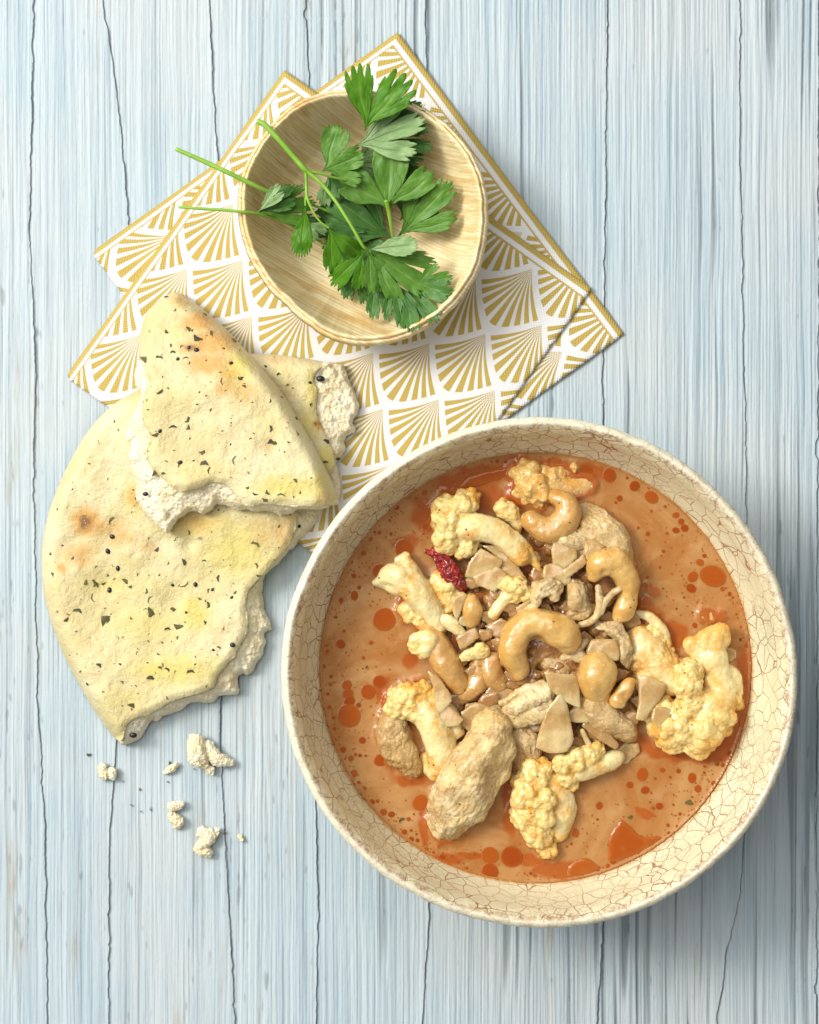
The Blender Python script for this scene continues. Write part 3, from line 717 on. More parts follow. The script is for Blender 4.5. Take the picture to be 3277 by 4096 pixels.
# base mound of small bits and sauce under the big pieces
seedc[0] = 500
bl = []
for x, y, z, r in [(2180, 2560, -75, 150), (2050, 2600, -70, 120), (2300, 2450, -75, 120), (2330, 2700, -80, 150), (2180, 2850, -90, 140), (2000, 2480, -80, 110), (2450, 2830, -95, 130), (1960, 2700, -90, 120), (2300, 2300, -90, 110), (2120, 2330, -85, 100),
                   (2050, 2900, -95, 120), (2450, 2600, -90, 120), (1880, 2560, -95, 110), (2280, 2980, -100, 90), (2550, 2720, -100, 110), (1900, 2400, -90, 90), (2080, 2220, -95, 90)]:
    bl += chain([(x, y, z, r)])
lr = np.random.default_rng(9)
for k in range(420):
    x, y = lr.normal(2160, 215), lr.normal(2600, 225)
    z = 54 - .00028 * ((x - 2160) ** 2 + (y - 2610) ** 2) + lr.uniform(-16, 12); bl += chain([(x, y, z, lr.uniform(9, 30))])
v, f = remesh(*spheres(bl), 5 * S); v = smooth_v(v, f, 2); n = normals(v, f); q = v / S
v = v + n * (5 * fbm(q / 22., 3, 5) + 2 * fbm(q / 7., 2, 6))[:, None] * S
keep = None
finish('stew_base', v, f, mt, np.zeros((len(v), 3)), 'mound of brown sauce-coated bits darkened as gap shade, heaped beneath the large pieces in the bowl', 'stew', None)['kind'] = 'stuff'

cauli('floret with pale stalk ending beside a nut, upper left of the pile', [(1800, 2090, 55, 66), (1850, 2030, 50, 62), (1785, 2160, 45, 55), (1870, 2190, 40, 48), (1780, 2030, 35, 52), (1880, 1995, 35, 40)],
      [[(1860, 2110, 60, 55), (1925, 2110, 70, 52), (1990, 2130, 70, 46), (2050, 2180, 66, 44), (2090, 2225, 60, 36)], [(2050, 2160, 68, 36), (2110, 2200, 60, 22), (2160, 2290, 45, 10)]])
cauli('floret with wide trumpet-shaped cut stalk pointing left beside the red pepper', [(1790, 2345, 30, 50), (1810, 2400, 22, 45), (1640, 2440, -15, 50), (1770, 2470, 12, 40), (1690, 2480, -5, 42)],
      [[(1520, 2325, 40, 20), (1580, 2300, 48, 46), (1650, 2350, 50, 54), (1710, 2420, 46, 46), (1760, 2500, 30, 36)], [(1620, 2245, 42, 22), (1640, 2300, 45, 45), (1680, 2360, 46, 46)], [(1500, 2330, 36, 9), (1545, 2340, 38, 22), (1600, 2350, 40, 36)], [(1590, 2240, 38, 14), (1625, 2222, 38, 18)], [(1760, 2320, 30, 40), (1790, 2380, 28, 40)]], sauce=.05)
cauli('small pale cut nub between the upper left floret and the top nut', [(2010, 2030, 40, 34), (2045, 2050, 38, 34)], [[(2030, 2040, 36, 36), (2060, 2080, 30, 26), (2070, 2130, 20, 14)]], dens=.6)
cauli('sauce-soaked floret half sunk in soup at the top edge', [(2110, 1900, -30, 72), (2150, 1960, -8, 70), (2095, 1965, -22, 55), (2200, 1910, -30, 62), (2085, 1880, -32, 42), (2250, 1890, -42, 45)],
      [[(2190, 1940, -25, 60), (2270, 1950, -30, 52), (2350, 1940, -36, 44)]], sauce=.55)
cauli('tiny yellow floret with short cut stalk above the central nut', [(2075, 2350, 84, 42), (2035, 2340, 80, 34), (2105, 2375, 76, 34), (2060, 2385, 74, 34)], [[(2050, 2370, 70, 30), (2010, 2410, 66, 26), (1975, 2455, 60, 24)]], bump_r=.17)
cauli('floret with long curved pale stalk, lower left of the pile', [(1585, 2830, 45, 48), (1640, 2790, 52, 56), (1690, 2770, 50, 46), (1600, 2785, 40, 48), (1655, 2840, 52, 50), (1735, 2780, 44, 36)],
      [[(1660, 2810, 45, 50), (1715, 2870, 52, 58), (1755, 2950, 50, 60), (1770, 3040, 36, 52), (1745, 3090, 20, 36)], [(1730, 2800, 42, 46), (1790, 2850, 40, 38), (1820, 2920, 30, 36)], [(1700, 3030, 10, 20), (1720, 3080, 6, 26)]], bump_r=.27, dens=.7)
cauli('large upright curd floret in the soup at the bottom of the bowl', [(2150, 3100, 35, 66), (2110, 3180, 32, 66), (2105, 3260, 28, 62), (2150, 3330, 24, 62), (2190, 3400, 5, 40), (2170, 3200, 45, 60), (2165, 3270, 40, 56), (2085, 3130, 10, 44)],
      [[(2200, 3130, 10, 60), (2240, 3220, 0, 60), (2230, 3320, -5, 45)]], bump_r=.2)
cauli('small bright yellow floret with stub stalk pointing right, below the onion petal', [(2255, 3060, 55, 48), (2310, 3040, 62, 50), (2365, 3020, 58, 44), (2265, 3110, 42, 42), (2395, 2990, 55, 26), (2290, 3140, 30, 26)],
      [[(2320, 3070, 40, 48), (2390, 3060, 34, 42), (2450, 3040, 28, 34), (2475, 3030, 22, 24)]], bump_r=.2)
cauli('largest floret with knobbly nub and trumpet stalk at right of the bowl', [(2700, 2905, 34, 92), (2790, 2920, 36, 100), (2850, 2870, 30, 92), (2655, 2850, 30, 66), (2760, 2860, 50, 70), (2700, 2950, 20, 60), (2755, 2690, 88, 52), (2750, 2745, 92, 58), (2765, 2800, 78, 55), (2900, 2790, 10, 70)],
      [[(2780, 2830, 30, 80), (2850, 2820, 45, 75), (2885, 2760, 52, 56), (2872, 2690, 62, 46), (2852, 2620, 70, 50)], [(2850, 2640, 62, 56), (2770, 2580, 62, 34), (2765, 2590, 60, 26)], [(2850, 2640, 64, 50), (2855, 2580, 68, 46), (2882, 2525, 68, 32), (2890, 2560, 64, 32)], [(2815, 2610, 64, 44), (2825, 2560, 66, 40), (2850, 2530, 66, 28)], [(2870, 2720, 40, 60), (2920, 2700, 30, 38), (2930, 2760, 20, 40)]], bump_r=.15, dens=1.1, sauce=.03)
cauli('dull sauce-stained floret half hidden behind the largest floret', [(2640, 2650, 8, 75), (2590, 2600, 5, 60), (2690, 2680, 15, 60), (2610, 2720, 5, 70), (2540, 2640, 0, 50)], [[(2560, 2560, 5, 60), (2620, 2640, 15, 70), (2680, 2720, 20, 60)]], sauce=.45)
cauli('yellowish bump of floret barely breaking the soup above the trumpet stalk', [(2830, 2462, -34, 40), (2875, 2458, -36, 38)], sauce=.4)
cauli('thin leafy floret edge to the left of the trumpet stalk', [(2610, 2540, 12, 40), (2640, 2580, 14, 36)], [[(2545, 2455, 14, 14), (2600, 2470, 22, 18), (2650, 2530, 20, 22), (2675, 2590, 12, 18)]], sauce=.25)
cauli('small oblong cut piece left of the central nut', [(1885, 2620, 72, 24), (1925, 2600, 74, 28), (1855, 2628, 66, 16)], [[(1870, 2622, 66, 22), (1930, 2605, 68, 28)]], dens=.5)
cauli('tiny orange-stained crumb of floret floating at the top rim', [(2296, 1872, -4, 24)], sauce=.6, dens=.4)
cauli('cream chunk with cut face lying on the tan nut at left', [(1665, 2580, 58, 34), (1690, 2600, 58, 34)], [[(1668, 2560, 62, 30), (1715, 2560, 66, 38), (1700, 2600, 62, 34)]], dens=.6)
cauli('flat sliver of floret just above the left tan nut', [(1760, 2485, 45, 18)], [[(1750, 2475, 48, 20), (1800, 2490, 52, 26), (1845, 2530, 46, 18)]], dens=.4)

chicken('largest pale chicken chunk lying diagonally at the lower left of the pile', [[(1965, 2905, 62, 72), (1960, 2980, 66, 98), (1905, 3080, 62, 112), (1845, 3180, 52, 108), (1790, 3280, 34, 82), (1745, 3360, 14, 50), (1740, 3395, 4, 26)]], dark=0.0)
chicken('brown chicken piece under the curved-stalk floret at far left', [[(1650, 2750, 8, 50), (1590, 2830, 10, 48), (1570, 2920, 14, 56), (1600, 3010, 20, 60), (1640, 3070, 8, 42)]], dark=.8)
chicken('flat speckled chicken slice behind the top nut at upper right', [[(2350, 2060, 30, 50), (2400, 2110, 34, 66), (2450, 2180, 30, 66), (2500, 2260, 20, 44)], [(2330, 2150, 40, 40), (2400, 2170, 44, 50)]], dark=.42, amp=.8)
chicken('chicken lump under the top nut, left of the speckled slice', [[(2230, 2170, 38, 44), (2280, 2160, 45, 50), (2320, 2200, 38, 44)]], dark=.25)
chicken('knobbly orange-brown chicken nugget right of the curled shred', [[(2310, 2345, 70, 34), (2300, 2390, 72, 42), (2330, 2440, 64, 32), (2290, 2460, 56, 24)]], dark=.35, amp=.9)
chicken('thin wavy shred of chicken hanging below the notched nut', [[(2395, 2350, 100, 12), (2400, 2400, 102, 13), (2395, 2450, 96, 13), (2365, 2485, 90, 14), (2325, 2500, 84, 12)], [(2480, 2355, 100, 10), (2450, 2375, 102, 12), (2420, 2410, 102, 11), (2405, 2450, 97, 10)]], amp=.35, vox=3)
chicken('long curved strip of chicken pointing down right of the central nut', [[(2395, 2500, 70, 16), (2460, 2515, 78, 24), (2500, 2570, 78, 21), (2505, 2630, 68, 24), (2512, 2665, 58, 8)], [(2440, 2520, 70, 14), (2480, 2560, 66, 18), (2490, 2610, 60, 12)]], dark=.15, amp=.8, vox=3.4)
chicken('curled chicken shred resting over the top of the central nut', [[(2225, 2350, 100, 30), (2185, 2350, 104, 34), (2150, 2375, 104, 26), (2145, 2420, 108, 18), (2110, 2448, 110, 16), (2085, 2458, 108, 8)], [(2200, 2330, 100, 26), (2215, 2385, 98, 20)], [(2175, 2330, 96, 18), (2140, 2340, 92, 14)]], amp=.8, vox=3.4)
chicken('white stringy chicken fibres fanned out below the central nut', [[(2010, 2812, 72, 10), (2090, 2770, 84, 18), (2170, 2735, 86, 18)], [(2040, 2850, 66, 30), (2100, 2810, 78, 38), (2160, 2775, 82, 40), (2200, 2760, 78, 34)], [(2060, 2880, 55, 30), (2140, 2850, 66, 40), (2190, 2810, 70, 36)]], fib=35, amp=.8, vox=3.4)
chicken('grey-brown shaded chicken lump between the largest chunk and the onion petal', [[(2080, 2930, 25, 50), (2110, 2990, 20, 56), (2080, 3060, 5, 40)]], dark=.6)  # shade on this lump is painted in as a darker base colour
chicken('wet brown chicken piece under the round nut, right of the onion petal', [[(2330, 2790, 48, 44), (2390, 2840, 48, 56), (2450, 2890, 42, 56), (2520, 2920, 30, 46)]], dark=.7, amp=.6)
chicken('ragged chicken bit between the central nut and the square onion', [[(2260, 2640, 62, 20), (2310, 2625, 70, 24), (2345, 2640, 66, 20)], [(2300, 2600, 66, 22), (2330, 2560, 66, 20)]], dark=.2, amp=.6, vox=3.4)
chicken('small dull chicken crumble beneath the opening of the central nut', [[(2190, 2640, 48, 34), (2240, 2680, 50, 40), (2260, 2700, 46, 30)]], dark=.55, amp=.8)
chicken('tiny stringy bit above the yellow floret', [[(2330, 2925, 66, 10), (2345, 2960, 64, 11), (2365, 2990, 60, 9)]], amp=.4, vox=3)

cashew('tan curled cashew at the top, beside the half-sunk floret', [(2225, 1990, 48, 32), (2262, 2008, 56, 44), (2268, 2060, 60, 54), (2232, 2110, 60, 56), (2175, 2115, 58, 50), (2125, 2085, 54, 42)], tan=.55)
cashew('big glossy yellow crescent cashew in the centre of the pile', [(2078, 2680, 86, 38), (2052, 2620, 96, 56), (2062, 2550, 102, 60), (2110, 2500, 106, 58), (2185, 2500, 108, 62), (2250, 2530, 106, 66), (2275, 2565, 98, 50)], pit=(2150, 2565, 110, 22))
cashew('notched cashew at the right of the pile, holding chicken shreds', [(2380, 2300, 92, 34), (2400, 2260, 100, 52), (2455, 2250, 96, 56), (2500, 2300, 84, 52), (2515, 2370, 70, 42), (2495, 2440, 62, 42), (2480, 2465, 58, 34)], pit=(2412, 2292, 100, 14))
cashew('round-looking cashew right of the square onion, seen from its back', [(2385, 2665, 84, 62), (2392, 2700, 88, 78), (2385, 2740, 78, 64), (2400, 2800, 54, 44)], tan=.1)
cashew('split tan cashew lying at the left under the cream chunk', [(1720, 2530, 34, 44), (1755, 2600, 44, 56), (1800, 2680, 46, 56), (1840, 2740, 36, 42)], tan=.6)
cashew('tan cashew tucked right of the split cashew', [(1920, 2650, 36, 40), (1915, 2730, 38, 44), (1870, 2775, 30, 38), (1840, 2785, 24, 30)], tan=.75)
cashew('tan cashew half buried between left nuts and the central nut', [(1965, 2640, 44, 42), (1965, 2700, 42, 48), (2000, 2735, 34, 40)], tan=.7)
cashew('small upright cashew end left of the tiny yellow floret', [(1888, 2400, 58, 30), (1890, 2440, 60, 38), (1885, 2480, 50, 34)], tan=.25)
cashew('flat split cashew half with its cut face up, right of the round cashew', [(2520, 2730, 92, 26), (2500, 2765, 94, 34), (2470, 2800, 92, 34), (2478, 2810, 88, 30)], tan=0.0, pit=(2495, 2780, 96, 18))

O = slab
O('clear glassy onion square under the pale stalk', [(1922, 2196), (2003, 2243), (1997, 2272), (1904, 2306), (1864, 2306), (1880, 2250)], 62, 12, 8, (4, -8))
O('milky onion piece overlapping the glassy square', [(1897, 2306), (1985, 2266), (2028, 2301), (1980, 2364), (1910, 2336)], 72, 13, 8, (6, 4))
O('wide dull onion leaf sloping down from the pale stalk', [(1935, 2190), (2000, 2190), (2060, 2250), (2100, 2310), (2150, 2350), (2080, 2360), (2010, 2300), (1990, 2230)], 46, 12, 14, (4, 0), dull=.3, ax=45)
O('shiny onion square right of the pale stalk end', [(2223, 2156), (2300, 2190), (2305, 2230), (2260, 2270), (2215, 2252), (2210, 2200)], 80, 14, 10, (2, 4), ax=20)
O('yellow onion strip between the shiny square and the notched nut', [(2252, 2283), (2333, 2219), (2346, 2255), (2265, 2318)], 92, 16, 4, (0, 0))
O('rounded onion bead above the notched nut', [(2340, 2170), (2380, 2158), (2415, 2185), (2405, 2235), (2360, 2250), (2338, 2215)], 84, 20, 14, (0, 4))
O('translucent onion piece right of the tiny yellow floret', [(2180, 2265), (2230, 2252), (2275, 2285), (2280, 2330), (2220, 2350), (2175, 2310)], 76, 14, 12, (4, 4), dull=.1)
O('small grey onion square left of the central nut', [(1826, 2550), (1898, 2510), (1916, 2550), (1846, 2598)], 66, 12, 4, (4, 0), dull=.45)
O('long bent onion slice below the central nut', [(2183, 2691), (2245, 2700), (2309, 2711), (2317, 2825), (2288, 2817), (2240, 2790), (2203, 2756)], 104, 14, 14, (-6, 4), ax=60)
O('large onion petal at the bottom centre of the pile', [(2244, 2776), (2268, 2837), (2290, 2959), (2264, 3000), (2200, 3006), (2150, 2985), (2158, 2938), (2187, 2849)], 92, 14, 26, (4, -6), ax=75)
O('onion wedge right of the large onion petal', [(2276, 2849), (2317, 2809), (2374, 2869), (2349, 2890), (2300, 2888), (2272, 2880)], 78, 14, 6, (0, 0), dull=.15)
O('square onion slice left of the curved chicken strip', [(2369, 2561), (2459, 2561), (2474, 2600), (2471, 2640), (2361, 2642), (2352, 2600)], 84, 16, 16, (2, 2), dull=.1)
O('mauve-brown onion strip above the yellow floret', [(2345, 2882), (2398, 2894), (2440, 2935), (2471, 2975), (2459, 2995), (2400, 2960), (2333, 2910)], 62, 12, 10, (0, 0), dull=.6, ax=40)
O('pale onion shard beside the flat split cashew', [(2556, 2709), (2600, 2712), (2661, 2743), (2650, 2782), (2577, 2876), (2548, 2868), (2560, 2800)], 82, 12, 18, (0, -4), ax=120, dull=.12)
O('onion shard lying over the largest floret left side', [(2619, 2835), (2660, 2830), (2716, 2855), (2690, 2897), (2650, 2915), (2610, 2880)], 100, 12, 8, (-4, 0))
O('yellow onion strip hanging on the curved stalk at left', [(1715, 2690), (1757, 2715), (1800, 2775), (1803, 2805), (1757, 2860), (1740, 2800), (1735, 2750)], 86, 12, 10, (8, 0), ax=60)
O('pointed onion shard right of the curved stalk', [(1780, 2813), (1850, 2877), (1832, 2900), (1785, 2906), (1733, 2871)], 92, 12, 8, (4, 4), ax=10)
O('small clear onion square by the trumpet stalk at far right', [(2905, 2590), (2944, 2602), (2942, 2632), (2910, 2650), (2885, 2630)], 10, 14, 4, (0, 0), dull=.1)
O('grey translucent onion slab low in the pile left of the chicken fibres', [(1945, 2770), (1965, 2745), (2050, 2760), (2050, 2800), (1990, 2812), (1940, 2800)], 58, 12, 6, (0, 0), dull=.55)
O('onion slice half sunk in soup right of the yellow floret', [(2460, 3010), (2500, 2970), (2550, 2975), (2556, 3010), (2510, 3050), (2470, 3060)], 4, 14, 6, (4, 0), dull=.25)
O('dull onion slab above the largest chicken chunk', [(1850, 2850), (1900, 2815), (1990, 2820), (2010, 2850), (1960, 2880), (1880, 2920), (1855, 2900)], 58, 12, 12, (0, 0), dull=.4)
O('onion sliver leaning on the small upright cashew', [(1810, 2400), (1850, 2370), (1870, 2385), (1850, 2430), (1830, 2480), (1815, 2450)], 72, 12, 6, (0, 0))
O('pale onion strip below the small upright cashew', [(1835, 2470), (1862, 2460), (1872, 2500), (1860, 2505), (1838, 2495)], 66, 12, 3, (0, 0), dull=.1)
O('pink-stained onion piece beside the curled shred', [(2068, 2430), (2110, 2400), (2125, 2370), (2150, 2400), (2130, 2440), (2080, 2470)], 84, 12, 8, (0, 0), dull=.2)
v, f = remesh(*spheres(chain([(1712, 2202, 40, 9), (1745, 2215, 46, 18), (1775, 2250, 50, 26), (1800, 2290, 52, 34), (1820, 2325, 48, 34), (1848, 2345, 40, 16)], 7)), 3 * S)
v = smooth_v(v, f, 2); n = normals(v, f); v = v + n * (16 * (.4 - np.abs(fbm(v / S / 24., 3, 4)) * 2))[:, None] * S
finish('red_pepper_strip', v, f, mr, np.zeros((len(v), 3)), 'crumpled dark red pepper strip between two florets at the left', 'pepper', None)
# sauce climbing the pieces: a meniscus and a darker oily line where they leave the soup
Fp = np.concatenate(FOOD); G = 340; cell = 5.4
gx_ = Fp[:, 0] / (S * (H - HS) / H) + CX; gy_ = CY - Fp[:, 1] / (S * (H - HS) / H); x0_, y0_ = 2144 - G * cell / 2, 2672 - G * cell / 2
ok_ = (np.hypot(gx_ - 2144, gy_ - 2672) < Rpx - 10); gi = ((gx_ - x0_) / cell).astype(int)[ok_]; gj = ((gy_ - y0_) / cell).astype(int)[ok_]
m_ = np.zeros((G, G), bool); m_[gj, gi] = True; dist = np.where(m_, 0., 99.)
for _ in range(9):
    for ax_ in (0, 1):
        for sh in (1, -1): dist = np.minimum(dist, np.roll(dist, sh, ax_) + 1)
    for sh in ((1, 1), (1, -1), (-1, 1), (-1, -1)): dist = np.minimum(dist, np.roll(dist, sh, (0, 1)) + 1.414)
sm = [o for o in soup.children if o.name.startswith('soup_surface')][0].data
cv = np.zeros(len(sm.vertices) * 3); sm.vertices.foreach_get('co', cv); cv = cv.reshape(-1, 3)
wx_ = (cv[:, 0] + ctr[0]) / (S * (H - HS) / H) + CX; wy_ = CY - (cv[:, 1] + ctr[1]) / (S * (H - HS) / H)
fx = np.clip((wx_ - x0_) / cell, 0, G - 2); fy = np.clip((wy_ - y0_) / cell, 0, G - 2); ix_, iy_ = fx.astype(int), fy.astype(int)
dd = np.minimum(dist[iy_, ix_], 30); top_ = cv[:, 2] > -.001
cv[:, 2] += np.where(top_, .0009 * np.exp(-dd / 1.5), 0); sm.vertices.foreach_set('co', cv.ravel())
ca = sm.color_attributes['mask']; cc_ = np.zeros(len(cv) * 4); ca.data.foreach_get('color', cc_); cc_ = cc_.reshape(-1, 4)
cc_[:, 0] = np.maximum(cc_[:, 0], .62 * np.exp(-dd / 3.0)); ca.data.foreach_set('color', cc_.ravel()); sm.update()
# dark herb flecks floating in the soup
mh = Mat('dried_herb', rough=.6); oc = mh.coord(); f1, _ = mh.noise(oc, 300, 2); oi = mh.nt.nodes.new('ShaderNodeObjectInfo')
mh.set('Base Color', mh.mix(E(mh.nt, oi.outputs['Random']), (.018, .022, .008), (.11, .10, .02)))
mseed = Mat('nigella_seed', (.008, .009, .014), .35)
def flake_mesh(seed, elong):
    r_ = random.Random(seed); n = 7; pts = []
    for k in range(n):
        t = 2 * pi * k / n; rr_ = r_.uniform(.65, 1.15); pts.append((rr_ * cos(t), rr_ * sin(t) / elong + .25 * cos(t * 2), r_.uniform(-.12, .25)))
    v = pts + [(x * .9, y * .9, z + .22) for x, y, z in pts]
    f = [list(range(n))[::-1], list(range(n, 2 * n))] + [[k, (k + 1) % n, n + (k + 1) % n, n + k] for k in range(n)]
    return mesh_of('herb_flake', np.array(v), f, mh, smooth=False)
FL = [flake_mesh(k, e) for k, e in enumerate([1.9, 2.5, 3.2, 4.2, 6.5, 2.3])]
SEED = mesh_of('nigella_seed', np.array([[x * 1.0, y * .8, z * .6] for x, y, z in ICO2[0]]), ICO2[1], mseed)
for (x, y, r, lab) in [(1465, 2668, 9, 'tiny black herb sliver floating left of the tan nuts'), (1606, 3279, 14, 'dark herb fleck floating left of the largest chicken chunk'), (2520, 3268, 13, 'dark green herb fleck floating above the orange oil pool'), (2755, 3212, 17, 'dark triangular herb fleck near the lower right soup edge')]:
    o = obj('herb_fleck', FL[int(r) % 6], loc=W(x, y, HS + .0002), label=lab, cat='herb', group='herb flecks floating in the soup'); o.scale = (r * S,) * 3; o.rotation_euler = (0, 0, x)

# ------------------------------------------------------------------ flatbread
mb = Mat('bread_crust', rough=.5, Specular_IOR_Level=.35)
toast, oily, char = mb.attr('mask'); oc = mb.coord()
f1, _ = mb.noise(oc, 45, 4); f2, _ = mb.noise(oc, 380, 4, .65); f3, _ = mb.noise(oc, 1400, 3, .7)
c = mb.mix(f1.step(.35, .65), (.66, .565, .28), (.76, .68, .43))
c = mb.mix((oily + (f1 - .5) * .7).step(.15, .95) * .75, c, (.66, .56, .10))
c = mb.mix((toast + (f2 - .5) * .35 + (f1 - .5) * .3).step(.08, .75) * .85, c, (.62, .33, .075))
c = mb.mix((toast + (f2 - .5) * .3).step(.75, 1.25) * .9, c, (.32, .13, .035))
c = mb.mix(char * .9, c, (.10, .04, .015))
c = mb.mix(f3.step(.56, .70) * .35, c, (.90, .87, .76)); c = mb.mix(f2.step(.60, .72) * .3, c, (.60, .46, .16))
mb.set('Base Color', c); mb.sss(.25, (1, .75, .45), .0016); mb.set('Roughness', oily * -.22 + .50); f4, _ = mb.noise(oc, 150, 3); mb.bump(f2 * .9 + f3 * .6 + f4 * 1.2, .0009, .75)
mcr = Mat('bread_crumb', rough=.85, Specular_IOR_Level=.15)
oc = mcr.coord(); f1, _ = mcr.noise(oc, 170, 4); f2, _ = mcr.noise(oc, 900, 4, .7); vd = mcr.voro(mcr.warp(oc, 400, .001), 760)
c = mcr.mix(f1.step(.35, .65), (.80, .70, .47), (.90, .84, .66)); c = mcr.mix(vd.step(.30, .10) * .35, c, (.72, .56, .32))
mcr.set('Base Color', c); mcr.sss(.35, (1, .75, .5), .0018); mcr.bump(vd * .8 + f2 * .7, .0008, .9)

def smooth_poly(P, n=4):
    P = np.array(P, float); Q = np.vstack([P[-1], P, P[0], P[1]]); out = []
    for k in range(1, len(P) + 1):
        a, b, c_, d = Q[k - 1], Q[k], Q[k + 1], Q[(k + 2) % len(Q)] if k + 2 < len(Q) else P[1]
        for t in np.linspace(0, 1, n, endpoint=False):
            out.append(.5 * ((2 * b) + (c_ - a) * t + (2 * a - 5 * b + 4 * c_ - d) * t * t + (3 * b - a - 3 * c_ + d) * t ** 3))
    return np.array(out)
class Bread:
    pass
def bread(label, crust, torn, crumb, base, T, toast_l, oil_l, char_l, seed, dims, group='torn flatbread pieces'):
    """crust: outline px; torn: list of polylines (px) where it is torn; crumb: outline of the torn inside"""
    root = obj('flatbread_piece', None, label=label, cat='flatbread', group=group)
    P = smooth_poly(crust, 3)
    dt, *_ = seg_dist(P[:, 0], P[:, 1], torn, closed=False)
    rag = sstep(25, 6, dt); P = P + (rag * 7)[:, None] * np.stack([n2(P[:, 0] / 12, P[:, 1] / 12, seed, 2), n2(P[:, 0] / 12, P[:, 1] / 12, seed + 1, 2)], -1)
    px, py, F, D, bi = poly_grid(P, 5.)
    dt, *_ = seg_dist(px, py, torn, closed=False)
    segt, *_ = seg_dist(P[:, 0], P[:, 1], torn, closed=False)
    Pd = np.concatenate([P + (np.roll(P, -1, 0) - P) * t_ for t_ in np.linspace(0, 1, 14, endpoint=False)]); segd, *_ = seg_dist(Pd[:, 0], Pd[:, 1], torn, closed=False)
    smooth_pts = Pd[segd > 22]
    ds = np.full(len(px), 1e9)
    for k in range(0, len(px), 4000):
        ds[k:k + 4000] = np.sqrt(((px[k:k + 4000, None] - smooth_pts[None, :, 0]) ** 2 + (py[k:k + 4000, None] - smooth_pts[None, :, 1]) ** 2).min(1)) if len(smooth_pts) else 1e9
    def height(px, py, ds, dt):
        r = 62.; e = np.sqrt(np.clip(1 - (1 - np.minimum(ds / r, 1)) ** 2, 0, 1))
        tz = .80 + .20 * np.sqrt(np.minimum(dt / 28., 1))
        h = T * e * tz
        h = h + .0011 * n2(px / 130, py / 130, seed + 5, 2) * np.minimum(ds / 60, 1) + .00035 * n2(px / 34, py / 34, seed + 6, 3) * np.minimum(ds / 30, 1) + .00012 * n2(px / 9, py / 9, seed + 7, 2)
        for (x, y, a, amt) in dims: h = h - amt * np.exp(-((px - x) ** 2 + (py - y) ** 2) / (a * a))
        return np.maximum(h, .0003)
    z = base(px, py) + height(px, py, ds, dt)
    def fld(L):
        r = np.zeros(len(px)); wx = px + 14 * n2(px / 30, py / 30, seed + 9, 2); wy = py + 14 * n2(px / 30, py / 30, seed + 10, 2)
        for (x, y, a, b, amt) in L: r = np.maximum(r, amt * np.exp(-(((wx - x) / a) ** 2 + ((wy - y) / b) ** 2)))
        return r
    A = np.stack([fld(toast_l), fld(oil_l), fld(char_l)], -1)
    # baked edge takes a little colour
    A[:, 0] = np.maximum(A[:, 0], .22 * np.exp(-ds / 16.))
    V = W(px, py, z); c0 = W(P[:, 0].mean(), P[:, 1].mean(), float(base(P[:, 0].mean(), P[:, 1].mean()))); root.location = c0
    bz = base(px, py)
    v, fl, nl = skirt(V, F, lambda q: np.interp(0, [0], [0]) + base(q[:, 0] / S * H / (H - q[:, 2]) + CX, CY - q[:, 1] / S * H / (H - q[:, 2])) + (.0001))
    A = np.vstack([A, np.zeros((nl, 3))])
    obj('crust', mesh_of('crust', v - c0, fl, mb, attr=A), root)
    # crumb
    Q = smooth_poly(crumb, 3); dcr, *_ = seg_dist(Q[:, 0], Q[:, 1], P)
    out = ~inside(Q[:, 0], Q[:, 1], P); rg = np.where(out, 1, 0)
    Q = Q + (rg * 9)[:, None] * np.stack([n2(Q[:, 0] / 9, Q[:, 1] / 9, seed + 20, 2), n2(Q[:, 0] / 9, Q[:, 1] / 9, seed + 21, 2)], -1)
    qx, qy, F2, D2, _ = poly_grid(Q, 4.2)
    di, *_ = seg_dist(qx, qy, torn, closed=False)
    k = D2 / (D2 + di + 1e-6)
    hz = T * (.30 + .42 * k ** .8) * np.sqrt(np.minimum((D2 + 3) / 20., 1))
    q3 = np.stack([qx, qy, qx * 0], -1)
    hz = hz + .0012 * n2(qx / 34, qy / 34, seed + 25, 2) + .0005 * n2(qx / 13, qy / 13, seed + 26, 3) - .0006 * sstep(.34, .1, worley(q3 / 17., seed + 27)) + .0005 * n2(qx / 5, qy / 5, seed + 28, 2)
    hz = np.clip(hz, .0006, T * .90)
    # keep it under the crust
    ins = inside(qx, qy, P); dp, *_ = seg_dist(qx, qy, P); hz = np.where(ins, np.minimum(hz, T * .72) - np.minimum(dp, 60) * S * .3, hz); hz = np.maximum(hz, .0004)
    V2 = W(qx, qy, base(qx, qy) + hz)
    v2, fl2, nl2 = skirt(V2, F2, lambda q: base(q[:, 0] / S * H / (H - q[:, 2]) + CX, CY - q[:, 1] / S * H / (H - q[:, 2])) + .0002)
    obj('torn_inside', mesh_of('torn_inside', v2 - c0, fl2, mcr), root)
    b = Bread(); b.root = root; b.c0 = c0; b.P = P; b.px = px; b.py = py; b.z = z
    return b
def zat(b, x, y):
    k = np.argmin((b.px - x) ** 2 + (b.py - y) ** 2); return float(b.z[k])
BIG = [(640, 1480), (562, 1552), (449, 1620), (351, 1725), (283, 1838), (230, 1951), (192, 2060), (170, 2174), (166, 2278), (183, 2417), (218, 2529), (267, 2647), (330, 2765), (399, 2877), (476, 2967),
       (503, 2911), (531, 2883), (615, 2849), (705, 2800), (796, 2779), (858, 2751), (872, 2703), (935, 2626), (963, 2577), (990, 2515), (983, 2431), (1000, 2360), (1060, 2299), (1088, 2264), (1143, 2202), (1175, 2139), (1185, 2070), (1180, 1990), (1000, 1900), (850, 1700)]
